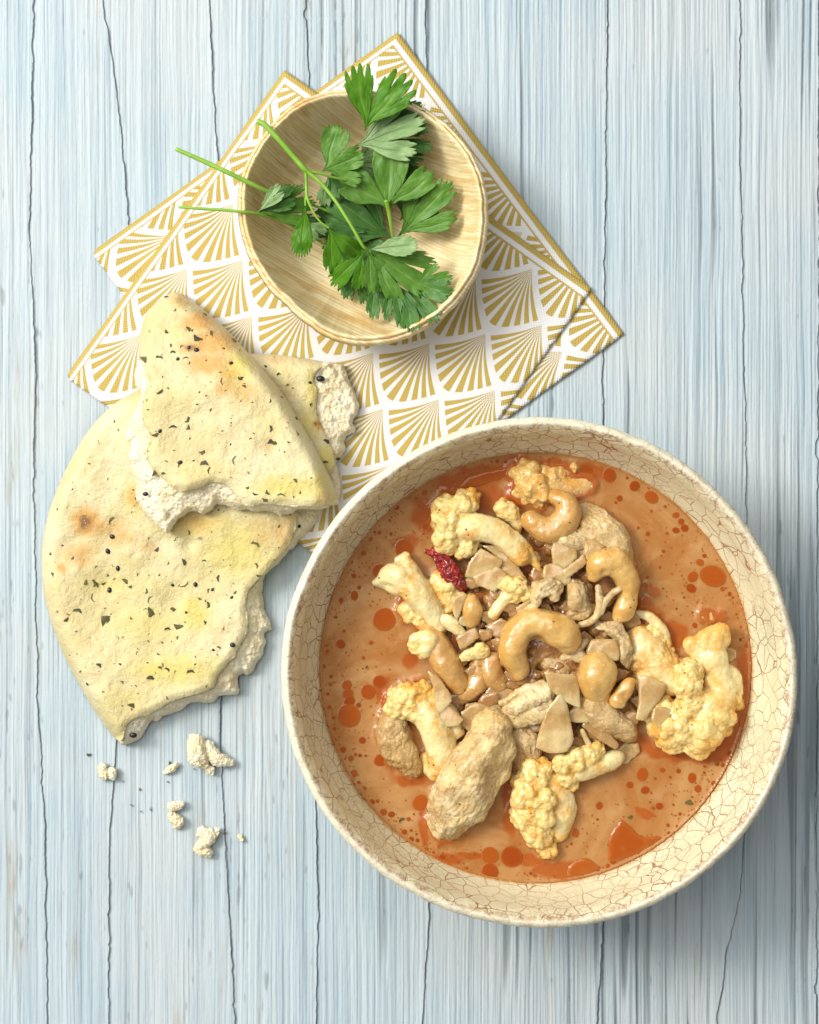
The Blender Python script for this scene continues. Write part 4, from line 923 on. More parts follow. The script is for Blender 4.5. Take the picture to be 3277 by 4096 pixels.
BIGT = [(476, 2967), (503, 2911), (531, 2883), (615, 2849), (705, 2800), (796, 2779), (858, 2751), (872, 2703), (935, 2626), (963, 2577), (990, 2515), (983, 2431), (1000, 2360), (1060, 2299), (1088, 2264), (1143, 2202), (1175, 2139), (1185, 2070), (1180, 1990)]
BIGC = [(476, 2967), (517, 2974), (552, 2960), (587, 2911), (611, 2880), (635, 2885), (657, 2863), (726, 2842), (768, 2812), (851, 2810), (872, 2786), (952, 2776), (950, 2730), (963, 2696), (1004, 2696), (1030, 2650), (1053, 2612), (1063, 2570), (1060, 2530), (1088, 2515), (1070, 2470), (1053, 2417), (1050, 2348), (1060, 2299), (1109, 2257), (1143, 2223), (1185, 2174), (1213, 2150), (1255, 2102), (1285, 2027), (1240, 1980),
        (1120, 2060), (1060, 2200), (960, 2300), (900, 2440), (900, 2550), (820, 2660), (700, 2740), (520, 2800)]
def baseA(x, y): return np.zeros(np.shape(x)) + .0042 * sstep(2300, 1600, np.asarray(y, float)) + .0006
bA = bread('largest torn flatbread piece with rounded left edge lying on the table', BIG, BIGT, BIGC, baseA, .0115,
  [(345, 2090, 60, 60, 1.15), (400, 2110, 150, 60, .55), (480, 2150, 80, 50, .6), (320, 2210, 90, 60, .55), (330, 2240, 50, 40, .6), (245, 2270, 22, 22, .7), (270, 2450, 60, 50, .35), (560, 1980, 90, 60, .55), (790, 2090, 120, 60, .45), (1050, 2130, 90, 80, .4), (350, 1650, 60, 80, .25), (590, 2180, 60, 40, .4), (1130, 2130, 60, 90, .5), (860, 2520, 60, 60, .3)],
  [(650, 2350, 420, 90, .45), (600, 2500, 260, 120, .6), (700, 2680, 250, 90, .75), (620, 2680, 90, 50, .9), (420, 2340, 180, 60, .6), (950, 2200, 200, 160, .75), (780, 2450, 80, 90, .9), (800, 2100, 250, 70, .7), (500, 2800, 120, 80, .55), (450, 2600, 120, 200, .35), (540, 2000, 70, 90, .7)],
  [(340, 2085, 16, 20, .7), (795, 2155, 12, 7, .9)], 200,
  [(445, 2340, 80, .0012), (420, 2470, 110, .0018), (700, 2400, 60, .0012), (640, 2180, 40, .0008), (760, 2180, 30, .0016), (600, 2620, 70, .0010), (480, 2120, 50, .0008), (860, 2330, 90, .0010)])
THIRD = [(960, 1430), (1052, 1417), (1165, 1424), (1255, 1439), (1315, 1454), (1290, 1472), (1263, 1492), (1255, 1530), (1270, 1583), (1263, 1643), (1285, 1695), (1308, 1748), (1330, 1793), (1336, 1854), (1330, 1900), (1290, 1920), (1150, 1780), (1000, 1600)]
THT = [(1315, 1454), (1290, 1472), (1263, 1492), (1255, 1530), (1270, 1583), (1263, 1643), (1285, 1695), (1308, 1748), (1330, 1793), (1336, 1854), (1330, 1900)]
THC = [(1300, 1450), (1345, 1452), (1376, 1462), (1391, 1499), (1406, 1545), (1432, 1590), (1436, 1643), (1413, 1688), (1421, 1725), (1376, 1756), (1383, 1801), (1350, 1838), (1357, 1899), (1362, 1989), (1320, 1990), (1260, 1880), (1220, 1750), (1190, 1600), (1200, 1480)]
def baseC(x, y): return np.zeros(np.shape(x)) + .0040
bC = bread('small flatbread piece with torn right end, tucked beneath the wedge piece on the napkin', THIRD, THT, THC, baseC, .0085,
  [(1290, 1700, 30, 22, 1.2), (1100, 1440, 90, 25, .35), (1150, 1560, 60, 60, .25)], [(1250, 1560, 40, 120, .7), (1220, 1700, 90, 90, .7), (1310, 1830, 50, 60, .8), (1130, 1480, 90, 60, .4)], [(1265, 1697, 9, 8, .9)], 260, [])
TOP = [(584, 1251), (622, 1215), (660, 1183), (712, 1168), (773, 1206), (848, 1266), (923, 1334), (999, 1417), (1067, 1492), (1142, 1590), (1210, 1703), (1270, 1808), (1323, 1914), (1353, 1989), (1349, 2016), (1308, 2023), (1240, 2030), (1142, 2020), (1067, 2019), (999, 2025), (954, 1997), (908, 1944), (848, 1929), (800, 1952), (740, 1970), (690, 1950),
       (640, 1905), (600, 1870), (584, 1816), (607, 1756), (577, 1696), (569, 1650), (577, 1583), (600, 1522), (569, 1462), (554, 1402), (562, 1326)]
TOPT = [(1349, 2016), (1308, 2023), (1240, 2030), (1142, 2020), (1067, 2019), (999, 2025), (954, 1997), (908, 1944), (848, 1929), (800, 1952), (740, 1970), (690, 1950), (640, 1905), (600, 1870), (584, 1816), (607, 1756), (577, 1696), (569, 1650), (577, 1583), (600, 1522), (569, 1462)]
TOPC = [(560, 1440), (539, 1500), (545, 1540), (562, 1583), (540, 1640), (520, 1680), (502, 1748), (524, 1778), (513, 1839), (539, 1914), (547, 1997), (584, 2057), (622, 2095), (667, 2136), (690, 2100), (712, 2076), (773, 2042), (818, 2057), (850, 2030), (878, 2015), (954, 2040), (1010, 2044), (1082, 2045), (1120, 2062), (1165, 2053), (1195, 2040), (1315, 2030), (1300, 1980), (1100, 1960), (1000, 1940), (900, 1860), (760, 1860), (700, 1800), (680, 1700), (660, 1560), (640, 1440)]
def baseB(x, y): 
    y = np.asarray(y, float); x = np.asarray(x, float)
    return .0045 + .0105 * sstep(1180, 1620, y + .15 * (x - 700)) - .004 * sstep(1250, 1360, x) * sstep(1700, 2000, y)
bB = bread('wedge-shaped flatbread piece with charred spots stacked on top of the other pieces', TOP, TOPT, TOPC, baseB, .0125,
  [(790, 1290, 90, 50, .8), (850, 1370, 110, 60, .85), (830, 1450, 110, 60, .75), (770, 1390, 70, 30, .8), (980, 1570, 70, 60, .55), (900, 1550, 50, 40, .6), (720, 1200, 60, 40, .5), (1080, 1780, 50, 50, .35), (900, 1500, 60, 40, .6), (950, 1700, 60, 40, .25), (1300, 1990, 40, 60, .35)],
  [(950, 1480, 80, 110, .8), (700, 1330, 80, 60, .5), (1080, 1700, 100, 120, .45), (1150, 1950, 180, 60, .8), (800, 1880, 200, 60, .5), (640, 1930, 60, 60, .6), (760, 1560, 200, 100, .25), (1280, 1940, 50, 90, .7)],
  [(757, 1390, 14, 10, 1.0), (785, 1398, 12, 10, .5)], 320,
  [(1090, 1790, 40, .0010), (760, 1700, 70, .0008), (960, 1550, 40, .0009), (700, 1470, 60, .0007)])
def flake(b, x, y, r, me=None, ang=None, nm='herb_flake', el=None):
    if not inside(np.array([float(x)]), np.array([float(y)]), b.P)[0]: return
    z = zat(b, x, y) + .00005; p = W(x, y, z) - b.c0
    o = obj(nm, me or random.choice(FL), b.root, loc=p); k = r * S * (1.3 if nm == 'herb_flake' else .8)
    o.scale = (k, k, k * (.5 if nm == 'herb_flake' else .8)); o.rotation_euler = (random.uniform(-.15, .15), random.uniform(-.15, .15), ang if ang is not None else random.random() * 6.3)
BF = [(445, 2080, 14), (755, 2130, 11), (1024, 2178, 16), (1010, 2168, 8), (625, 2198, 10), (735, 2248, 12), (817, 2243, 8), (375, 2333, 17), (385, 2336, 12), (340, 2331, 11), (415, 2334, 9), (500, 2325, 13), (458, 2317, 7), (522, 2345, 11), (585, 2365, 12), (598, 2398, 17), (692, 2441, 14),
      (600, 2452, 19), (580, 2437, 9), (371, 2395, 17), (310, 2445, 20), (420, 2481, 20), (430, 2478, 12), (740, 2338, 18), (873, 2313, 12), (831, 2422, 15), (800, 2395, 7), (835, 2362, 10), (1026, 2263, 12), (1035, 2302, 11), (670, 2517, 13), (712, 2504, 16), (602, 2713, 14), (764, 2688, 17), (670, 2680, 13), (395, 2661, 10), (634, 2616, 7), (324, 2686, 8), (350, 2735, 8), (471, 2550, 7), (490, 2549, 6),
      (527, 2824, 14), (670, 2790, 9), (544, 2745, 6), (413, 2767, 5), (265, 2478, 10), (272, 2456, 8), (212, 2300, 10), (290, 2232, 7), (252, 2180, 6), (384, 2268, 7), (453, 2265, 7), (430, 2300, 8), (551, 2298, 7), (547, 2614, 8), (593, 2565, 5), (304, 2525, 5), (990, 2410, 6), (637, 2300, 5), (875, 2590, 7), (826, 2745, 6), (640, 2672, 9), (650, 2662, 9), (700, 2690, 8), (456, 2655, 5), (480, 2658, 6),
      (590, 2652, 5), (820, 2490, 8), (711, 2552, 9), (552, 2595, 5), (995, 2505, 9), (940, 2370, 7)]
BS = [(449, 2147, 15), (432, 2205, 15), (472, 2273, 14), (438, 2360, 15), (930, 2580, 15), (745, 2450, 8), (725, 2832, 15), (782, 2338, 13), (690, 2340, 10), (850, 2358, 9), (927, 2390, 9), (500, 2940, 17), (853, 2600, 8)]
for x, y, r in BF: flake(bA, x, y, r)
for x, y, r in BS: flake(bA, x, y, r, SEED, nm='nigella_seed')
TF_ = [(667, 1190, 9), (600, 1326, 7), (667, 1326, 10), (754, 1317, 12), (790, 1352, 16), (844, 1331, 9), (681, 1385, 11), (725, 1386, 8), (586, 1432, 20), (640, 1430, 12), (689, 1408, 7), (697, 1409, 7), (742, 1432, 13), (757, 1452, 7), (936, 1365, 11), (957, 1402, 10), (889, 1530, 15), (967, 1514, 8), (977, 1545, 7), (960, 1514, 9), (881, 1490, 6), (895, 1394, 6), (640, 1568, 12), (748, 1680, 15), (692, 1707, 12), (752, 1710, 9), (593, 1640, 7), (843, 1640, 6),
      (625, 1735, 17), (1080, 1770, 18), (1098, 1768, 14), (1082, 1715, 14), (1003, 1755, 7), (1015, 1735, 6), (808, 1808, 13), (818, 1855, 18), (836, 1885, 14), (935, 1843, 16), (625, 1891, 16), (655, 1893, 9), (717, 1860, 8), (869, 1968, 14), (990, 1950, 9), (1021, 1976, 10), (1120, 1980, 16), (1060, 1998, 12), (1070, 1970, 9), (995, 1890, 7), (1181, 1922, 9), (1190, 1735, 9), (1124, 1590, 9), (1080, 1605, 9), (1150, 1690, 6), (1185, 1675, 7), (924, 1692, 5), (983, 1725, 5),
      (672, 2030, 15), (680, 2010, 9), (700, 1995, 9), (633, 1975, 14), (652, 1995, 9), (1010, 1610, 5), (820, 1160 + 100, 9), (700, 1240, 6), (776, 1240, 5), (1200, 1970, 6), (760, 1755, 5)]
for x, y, r in TF_: flake(bB, x, y, r)
for x, y, r in [(786, 1400, 14), (756, 1390, 11), (711, 1436, 10), (924, 1452, 11), (640, 1724, 11), (720, 1850, 13), (581, 1975, 13), (1275, 1800, 9)]: flake(bB, x, y, r, SEED, nm='nigella_seed')
for x, y, r in [(1115, 1497, 9), (1062, 1466, 7), (1150, 1540, 6), (1245, 1618, 8), (1100, 1430, 7), (1185, 1430, 5), (1305, 1765, 12), (1260, 1840, 8), (1300, 1850, 12), (1230, 1480, 5)]: flake(bC, x, y, r)
flake(bC, 1240, 1530, 9, SEED, nm='nigella_seed')
for b, pts in ((bC, [(1283, 1515, 17), (1352, 1835, 9)]), (bA, [(533, 2941, 16), (1193, 2105, 11)]), (bB, [(582, 1976, 12)])):
    for x, y, r in pts:
        bz = {id(bA): .0085, id(bC): .0105, id(bB): .022}[id(b)]
        o = obj('nigella_seed', SEED, b.root, loc=W(x, y, bz) - b.c0); o.scale = (r * S, r * S * .9, r * S * .8)
lrr = random.Random(3)
for b, (x0, x1, y0, y1), n_ in ((bA, (170, 1180, 1600, 2950), 190), (bB, (560, 1340, 1180, 2020), 100), (bC, (1050, 1320, 1430, 1900), 12)):
    for _ in range(n_): flake(b, lrr.uniform(x0, x1), lrr.uniform(y0, y1), lrr.choice([3, 3.5, 4, 5, 6]))

# crumbs on the table
def crumb(label, chains, seed):
    bl = []
    for c_ in chains:
        for x, y, z, r in (catmull(np.array(c_, float), 4) if len(c_) > 1 else c_):
            zz = z * S; p = W(x, y, zz); bl.append((p[0], p[1], p[2], r * S))
            for _ in range(6):
                d = rng.normal(size=3); d /= np.linalg.norm(d); q = p + d * r * S * .8; bl.append((q[0], q[1], max(q[2], .001), r * S * rng.uniform(.25, .45)))
    v, f = remesh(*spheres(bl), 2.1 * S); v = smooth_v(v, f, 1); n = normals(v, f); q = v / S
    v = v + n * (5 * fbm(q / 14., 3, seed) - 4.5 * sstep(.42, .12, worley(q / 11., seed)) + 3.0 * fbm(q / 5., 2, seed + 1))[:, None] * S
    v[:, 2] = np.maximum(v[:, 2], 0.0)
    return finish('bread_crumb', v, f, mcr, np.zeros((len(v), 3)), label, 'crumb', 'bread crumbs on the table')
crumb('largest bread crumb with a tail pointing right, on the blue planks', [[(785, 2970, 42, 34), (790, 3020, 44, 38), (810, 3050, 32, 26)], [(830, 2985, 28, 24), (870, 3035, 30, 30), (925, 3050, 22, 14)], [(840, 3080, 20, 20)]], 1)
crumb('rounded bread crumb at far left astride a plank joint', [[(410, 3070, 20, 18), (415, 3100, 22, 20)], [(450, 3085, 22, 18), (448, 3105, 20, 16)]], 2)
crumb('small triangular bread crumb left of the largest crumb', [[(660, 3090, 12, 10), (685, 3075, 18, 15), (705, 3060, 16, 12)]], 3)
crumb('two-lobed bread crumb below the small triangular crumb', [[(690, 3225, 22, 20), (720, 3220, 22, 18)], [(690, 3265, 20, 20), (710, 3285, 24, 24), (705, 3305, 14, 14)]], 4)
crumb('porous herb-flecked bread crumb, lowest of the large crumbs', [[(810, 3330, 26, 24), (840, 3350, 28, 26), (800, 3390, 24, 24), (830, 3410, 24, 22)], [(870, 3320, 20, 12), (855, 3345, 20, 16)]], 5)
crumb('tiny bread crumb, rightmost of all the crumbs', [[(958, 3345, 10, 9), (968, 3358, 10, 9)]], 6)
for k, (x, y, r, lab) in enumerate([(355, 3018, 11, 'grey herb flake left of the rounded crumb'), (558, 3158, 9, 'olive herb flake between the crumbs, alone on its plank'), (526, 3222, 8, 'thin black herb curl left of the dark green flake'), (565, 3247, 8, 'small black herb flake just left of the dark green flake'), (604, 3239, 13, 'dark green herb flake below the olive one'), (899, 3332, 9, 'black herb flake on the joint right of the porous crumb'), (678, 3052, 9, 'dark herb flake touching the small triangular crumb'), (672, 3129, 7, 'black herb speck under the small triangular crumb'), (492, 3126, 6, 'tiny round black speck right of the rounded crumb'), (777, 3076, 7, 'dark speck at the lower left of the largest crumb')]):
    o = obj('herb_flake', FL[k % 6], loc=W(x, y, .0002), label=lab, cat='herb', group='herb flakes fallen on the table'); o.scale = (r * S,) * 3; o.rotation_euler = (0, 0, k * 1.3)

# ------------------------------------------------------------------ palm leaf bowl
RV = [(740, 197), (690, 204), (650, 217), (600, 250), (560, 297), (530, 345), (513, 392), (510, 440), (516, 490), (535, 545), (563, 592), (610, 640), (655, 680), (700, 708), (745, 720), (800, 719), (845, 708), (890, 687), (935, 658), (975, 615), (1003, 565), (1016, 500), (1018, 440), (1007, 375), (985, 325), (950, 280), (910, 245), (870, 222), (820, 205), (780, 198)]
RV = np.array(RV, float) * 1.9
ZR = .021
rimW = W(RV[:, 0], RV[:, 1], ZR + .002)[:, :2]; pc = rimW.mean(0)
ang = np.arctan2(rimW[:, 1] - pc[1], rimW[:, 0] - pc[0]); rad = np.hypot(rimW[:, 0] - pc[0], rimW[:, 1] - pc[1]); o_ = np.argsort(ang); ang, rad = ang[o_], rad[o_]
NB = 480; tb = np.linspace(-pi, pi, NB, endpoint=False)
rb = np.interp(tb, np.concatenate([ang - 2 * pi, ang, ang + 2 * pi]), np.tile(rad, 3))
for _ in range(14): rb = (np.roll(rb, 1) + 2 * rb + np.roll(rb, -1)) / 4
rb = rb + .00035 * n2(np.cos(tb) * 12, np.sin(tb) * 12, 301, 3)
rz = ZR + .0022 * np.cos(tb * 2 + .8) + .0012 * np.cos(3 * tb) + .0004 * n2(np.cos(tb) * 14, np.sin(tb) * 14, 302, 2)
mp_ = Mat('palm_leaf', rough=.5, Specular_IOR_Level=.4)
oc = mp_.coord('Object'); rot = mp_.nt.nodes.new('ShaderNodeMapping'); rot.inputs['Rotation'].default_value = (0, 0, radians(27)); mp_.nt.links.new(oc, rot.inputs[0])
def sc_(x, y, z):
    k = mp_.nt.nodes.new('ShaderNodeMapping'); k.inputs['Scale'].default_value = (x, y, z); mp_.nt.links.new(rot.outputs[0], k.inputs[0]); return k.outputs[0]
gx, gy, gz_ = mp_.sep(rot.outputs[0])
l1, _ = mp_.noise(sc_(.015, 1, .06), 900, 4, .65); l2, _ = mp_.noise(sc_(.02, 1, .05), 2400, 2, .6); l3, _ = mp_.noise(sc_(.20, 1, .15), 120, 3, .6); l4, _ = mp_.noise(oc, 22, 3)
rid = ((gy + (l4 - .5) * .002) * 6000.).m('SINE')
c = mp_.mix(l1.step(.36, .64), (.72, .53, .23), (.90, .79, .50))
c = mp_.mix(l4.step(.4, .65) * .35, c, (.92, .84, .60))
c = mp_.mix(l3.step(.56, .70) * .65, c, (.58, .34, .10))
c = mp_.mix(rid.step(.0, 1) * .20, c, (.46, .28, .09))
c = mp_.mix(l2.step(.55, .66) * .28, c, (.50, .31, .10))
em, _e2, _e3 = mp_.attr('mask')
rn, _ = mp_.noise(oc, 500, 3, .7)
c = mp_.mix(em * rn.step(.45, .60) * .7, c, (.42, .20, .07)); c = mp_.mix(em * rn.step(.5, .35) * .7, c, (.86, .76, .54))
mp_.set('Base Color', c); mp_.bump(rid * .3 + l1 * 1.0 + l2 * .5, .00010, .6)
prb = [(0, .0000), (.30, .0000), (.55, .0004), (.68, .0016), (.78, .0055), (.86, .0115), (.93, .0190), (.975, .0262), (1.0, 'r')]
pin = []
tt = np.linspace(0, 1, 46)
kx = np.array([a for a, _ in prb]); kz = np.array([.0, .0, .0004 / ZR, .0016 / ZR, .0055 / ZR, .0115 / ZR, .0190 / ZR, .0262 / ZR, 1.0])
us = np.concatenate([np.linspace(0, .6, 12), np.linspace(.62, 1, 34)]); zs = np.interp(us, kx, kz)
for _ in range(4): zs[1:-1] = (zs[:-2] + 2 * zs[1:-1] + zs[2:]) / 4
R_ = us[:, None] * rb[None]; Z_ = zs[:, None] * rz[None] + .0034
Z_ = Z_ + .0006 * n2(np.cos(tb)[None] * us[:, None] * 6, np.sin(tb)[None] * us[:, None] * 6, 303, 2) * us[:, None]
tk = .0013
inn = np.stack([R_ * np.cos(tb), R_ * np.sin(tb), Z_ + tk], -1)
R2 = R_ + tk * sstep(.6, .8, us)[:, None]; R2[0] = 0
outp = np.stack([R2 * np.cos(tb), R2 * np.sin(tb), Z_ - 0 * tk], -1)
V = np.concatenate([inn, outp[::-1]]).reshape(-1, 3); ns = 2 * len(us)
i = (np.arange(ns - 1)[:, None] * NB + np.arange(NB)[None]); j = np.roll(i, -1, 1); F = np.stack([i, j, j + NB, i + NB], -1).reshape(-1, 4)
V[:, 2] -= .0
palm = obj('palm_leaf_bowl', None, loc=(pc[0], pc[1], 0), label='small round pale palm leaf bowl holding coriander on the gold napkins', cat='bowl')
em_ = np.concatenate([np.repeat(sstep(.975, 1, us)[:, None], NB, 1), np.zeros((len(us), NB))]).ravel()
obj('bowl_body', mesh_of('bowl_body', V, F, mp_, attr=np.stack([em_, em_ * 0, em_ * 0], -1)), palm)
# frayed rim roll
seg = 12; ta_ = np.linspace(0, 2 * pi, seg, endpoint=False); NB2 = 960; t2 = np.linspace(-pi, pi, NB2, endpoint=False)
rb2 = np.interp(t2, tb, rb, period=2 * pi); rz2 = np.interp(t2, tb, rz, period=2 * pi)
tw = np.sin(t2 * 130 + ta_[:, None] * 1.5) * sstep(.2, -.6, np.cos(t2 + 2.3 - pi))[None]
rr2 = .00042 * (1 + .35 * n2(t2[None] * 60, ta_[:, None] * 1.2, 310, 2) + .08 * tw + .25 * n2(t2 * 9, 0, 311, 2)[None])
Rt = rb2[None] + .0004 + rr2 * np.cos(ta_)[:, None]; Zt = rz2[None] + .0034 + .0008 + rr2 * 1.3 * np.sin(ta_)[:, None]
V = np.stack([Rt * np.cos(t2), Rt * np.sin(t2), Zt], -1).reshape(-1, 3)
i = (np.arange(seg)[:, None] * NB2 + np.arange(NB2)[None]); i2 = np.roll(i, -1, 0); F = np.stack([i, np.roll(i, -1, 1), np.roll(i2, -1, 1), i2], -1).reshape(-1, 4)
obj('frayed_rim', mesh_of('frayed_rim', V, F[:, ::-1], mp_, attr=np.tile([1., 0, 0], (len(V), 1))), palm)

# ------------------------------------------------------------------ coriander
def leafmat(name, a, b, vein, tr):
    m = Mat(name, rough=.42, Specular_IOR_Level=.35); k, _1, _2 = m.attr('mask'); oc = m.coord(); f1, _ = m.noise(oc, 120, 3); f2, _ = m.noise(oc, 900, 2)
    c = m.mix(f1.step(.3, .7), a, b); c = m.mix(k * .55, c, vein); m.set('Base Color', c); m.bump(f2 * .4 + k * -1.0, .00022, .6)
    t = m.nt.nodes.new('ShaderNodeBsdfTranslucent'); mx = m.nt.nodes.new('ShaderNodeMixShader'); mx.inputs[0].default_value = tr
    m.nt.links.new(m.mix(.5, c, (.22, .50, .02)), t.inputs[0]); m.nt.links.new(m.b.outputs[0], mx.inputs[1]); m.nt.links.new(t.outputs[0], mx.inputs[2])
    m.nt.links.new(mx.outputs[0], m.nt.nodes['Material Output'].inputs[0]); return m
LM = {'top': leafmat('leaf_upper_side', (.085, .235, .020), (.145, .33, .045), (.30, .48, .14), .27),
      'dark': leafmat('leaf_dark', (.050, .155, .026), (.085, .23, .045), (.22, .38, .12), .22),  # leaf in a darker, bluer green
      'vivid': leafmat('leaf_vivid', (.085, .27, .010), (.12, .34, .015), (.30, .50, .08), .38),  # leaf in a more saturated green
      'pale': leafmat('leaf_underside', (.24, .40, .15), (.34, .50, .22), (.14, .28, .09), .25)}
mst = Mat('green_stem', rough=.3, Specular_IOR_Level=.5); oc = mst.coord(); f1, _ = mst.noise(oc, 90, 3); mst.set('Base Color', mst.mix(f1.step(.35, .65), (.18, .38, .03), (.28, .50, .07))); mst.sss(.3, (.6, 1, .2), .001)
ls = [0]
def leaf(root, bx, by, deg, L, half, z0, z1, kind, lobes=3, depth=.42, teeth=4, td=.16, cup=8, side=.30, droop=0, asym=0.0, tw=0.0):
    """fan-shaped leaflet: base px, heading (deg, 0=right, 90=down), length px; z in mm"""
    ls[0] += 1; lr = np.random.default_rng(900 + ls[0]); sd = 900 + ls[0]
    n = 44 * lobes + 1; nr = 16; L = L * 1.14; half = half * 1.10; td = td * .62; u = np.linspace(0, 1, n)
    cuts = np.cumsum(np.concatenate([[0], lr.uniform(.75, 1.2, lobes)])); cuts /= cuts[-1]
    lob = np.clip(np.searchsorted(cuts, u, side='right') - 1, 0, lobes - 1); f = (u - cuts[lob]) / (cuts[lob + 1] - cuts[lob])
    lh = lr.uniform(.86, 1.06, lobes)
    x = 2 * u - 1
    env = (1 - side * np.abs(x + asym) ** 2.2) * lh[lob]
    cleft = 1 - min(.72, depth * 1.45) * np.abs(2 * f - 1) ** 7 * ((np.abs(x) < .97) | (lobes == 1))
    lobshape = (1 - .20 * np.abs(2 * f - 1) ** 3.2) * (1 - (.17 if lobes > 1 else 0) * np.abs(2 * np.mod(3 * f, 1) - 1) ** 6)
    teeth = max(6, teeth + 3); tf = np.mod(f * teeth + .0, 1); tooth = 1 - td * (np.abs(2 * tf - 1) ** 2.4) * (.8 + .4 * lr.random(n * 0 + 1))
    r = L * env * cleft * lobshape * tooth; r = r / r.max() * L
    edgefade = sstep(0, .05, u) * sstep(1, .95, u); r = r * (.42 + .58 * edgefade)
    th = radians(half) * x * (1 + .04 * lr.normal())
    a0 = radians(deg); t = np.linspace(0, 1, nr) ** .85
    T, TH = np.meshgrid(t, th, indexing='ij'); RR = t[:, None] * r[None]
    # narrow waist near the base so the blade flares like a wedge
    TH = TH * (.35 + .65 * sstep(0, .45, RR / L)) + radians(tw) * (RR / L) ** 2
    px = bx + RR * np.cos(a0 + TH); py = by + RR * np.sin(a0 + TH)
    q = RR / L; ff = f[None] * np.ones_like(q)
    z = (3 + .74 * (z0 + (z1 - z0) * q - droop * q ** 2.5 - 3)) * .001 + cup * S * (np.cos(ff * 2 * pi) * .5 + .5) * q + 24 * S * n2(px / 60, py / 60, sd, 2) * q + 2.2 * S * n2(px / 12, py / 12, sd + 1, 1)
    mid = np.exp(-((ff - .5) / (.035 / (q + .12))) ** 2) * sstep(1.0, .55, q / (r[None] / L + 1e-3))
    br = np.abs(np.mod(q * 7 + np.abs(ff - .5) * 4.5, 1) - .5); br = np.exp(-(br / .10) ** 2) * .55 * sstep(.02, .10, np.abs(ff - .5)) * (1 - .3 * q)
    vein = np.clip(np.maximum(mid, br * sstep(.15, .3, q)), 0, 1); z = z - vein * 1.6 * S
    V = W(px.ravel(), py.ravel(), z.ravel()); base = np.array(root.location)
    F = grid_faces(n, nr)
    me = mesh_of('leaf', V - base, F, LM[kind], attr=np.stack([vein.ravel(), vein.ravel() * 0, vein.ravel() * 0], -1))
    o = obj('leaf', me, root); m = o.modifiers.new('thickness', 'SOLIDIFY'); m.thickness = .00016
    return o
def stem(root, P):
    P = np.array(P, float); w_ = W(P[:, 0], P[:, 1], (3 + .80 * (P[:, 2] - 3)) * .001); Q = np.hstack([w_ - np.array(root.location), (P[:, 3] * S)[:, None]])
    obj('stem', tube('stem', Q, mst, 12, 10), root)
def sprig(x, y, z, label):
    return obj('coriander_sprig', None, loc=W(x, y, z), label=label, cat='coriander', group='coriander sprigs in the palm leaf bowl')
A_ = sprig(1031, 481, .036, 'coriander sprig whose thick bright stem end rests on the upper rim')
B_ = sprig(703, 595, .036, 'coriander sprig with the stem reaching out far to the upper left')
C_ = sprig(713, 828, .036, 'coriander sprig with the straight thin stem sticking out level at left')
# sprig B (upper left stem): large broad leaves
stem(B_, [(703, 595, 39, 8), (800, 638, 38.5, 9), (900, 684, 38, 9.5), (1000, 732, 36.5, 9), (1080, 768, 31, 8), (1200, 800, 20, 6), (1400, 880, 12, 5)])
stem(B_, [(1545, 800, 27, 9), (1556, 850, 24, 8), (1566, 910, 20, 7), (1574, 962, 15, 7), (1560, 1000, 9, 5)])
leaf(B_, 1569, 955, 212, 270, 40, 13, 17, 'dark', 3, .30, 4, .12)
leaf(B_, 1250, 850, -5, 200, 60, 12, 15, 'dark', 3, .4, 4)
leaf(B_, 1300, 900, 25, 230, 50, 9, 12, 'dark', 3, .35, 4)
leaf(B_, 1592, 946, -44, 272, 36, 16, 29, 'top', 3, .26, 4, .13, cup=5, droop=2)
leaf(B_, 1554, 850, -95, 240, 70, 25, 31, 'top', 3, .38, 4, .13, side=.12, droop=3)
leaf(B_, 1480, 860, 250, 200, 55, 8, 13, 'dark', 3, .3, 4)
leaf(B_, 1440, 900, 175, 190, 60, 6, 11, 'dark', 3, .3, 4)
leaf(B_, 1600, 880, 320, 150, 60, 10, 14, 'dark', 3, .3, 4)
leaf(B_, 1400, 1010, 60, 170, 55, 9, 12, 'dark', 3, .3, 4)
leaf(B_, 1480, 760, 265, 150, 55, 14, 18, 'top', 3, .3, 4)
# sprig C (left, level stem): pale undersides and dark leaves at the top
stem(C_, [(713, 828, 38, 5), (800, 834, 37.8, 6), (900, 840, 37, 6), (975, 848, 36, 6.5), (1035, 856, 31, 7), (1120, 880, 24, 6), (1230, 935, 17, 6), (1330, 1000, 12, 5)])
leaf(C_, 1500, 560, 8, 205, 34, 20, 25, 'dark', 3, .3, 3)
leaf(C_, 1490, 500, -12, 205, 30, 26, 31, 'dark', 2, .3, 4)
leaf(C_, 1510, 590, 22, 200, 28, 16, 21, 'dark', 2, .3, 3)
leaf(C_, 1400, 655, -5, 200, 50, 18, 22, 'pale', 3, .3, 4, droop=4)
leaf(C_, 1418, 585, -18, 268, 36, 27, 35, 'pale', 3, .22, 4, .12, cup=5, side=.16)
leaf(C_, 1460, 522, -72, 248, 45, 35, 44, 'vivid', 2, .62, 3, .20, cup=4, side=.12)
leaf(C_, 1036, 850, -10, 205, 30, 33, 25, 'top', 3, .3, 4, cup=7, droop=4)
leaf(C_, 1036, 848, -28, 150, 26, 33, 30, 'dark', 2, .2, 4)
leaf(C_, 1033, 848, -45, 125, 20, 33.5, 36, 'pale', 2, .1, 5, .10)
leaf(C_, 1170, 880, 25, 90, 50, 22, 20, 'dark', 2, .3, 3)
leaf(C_, 1232, 885, 50, 80, 40, 22, 22, 'pale', 2, .3, 4)
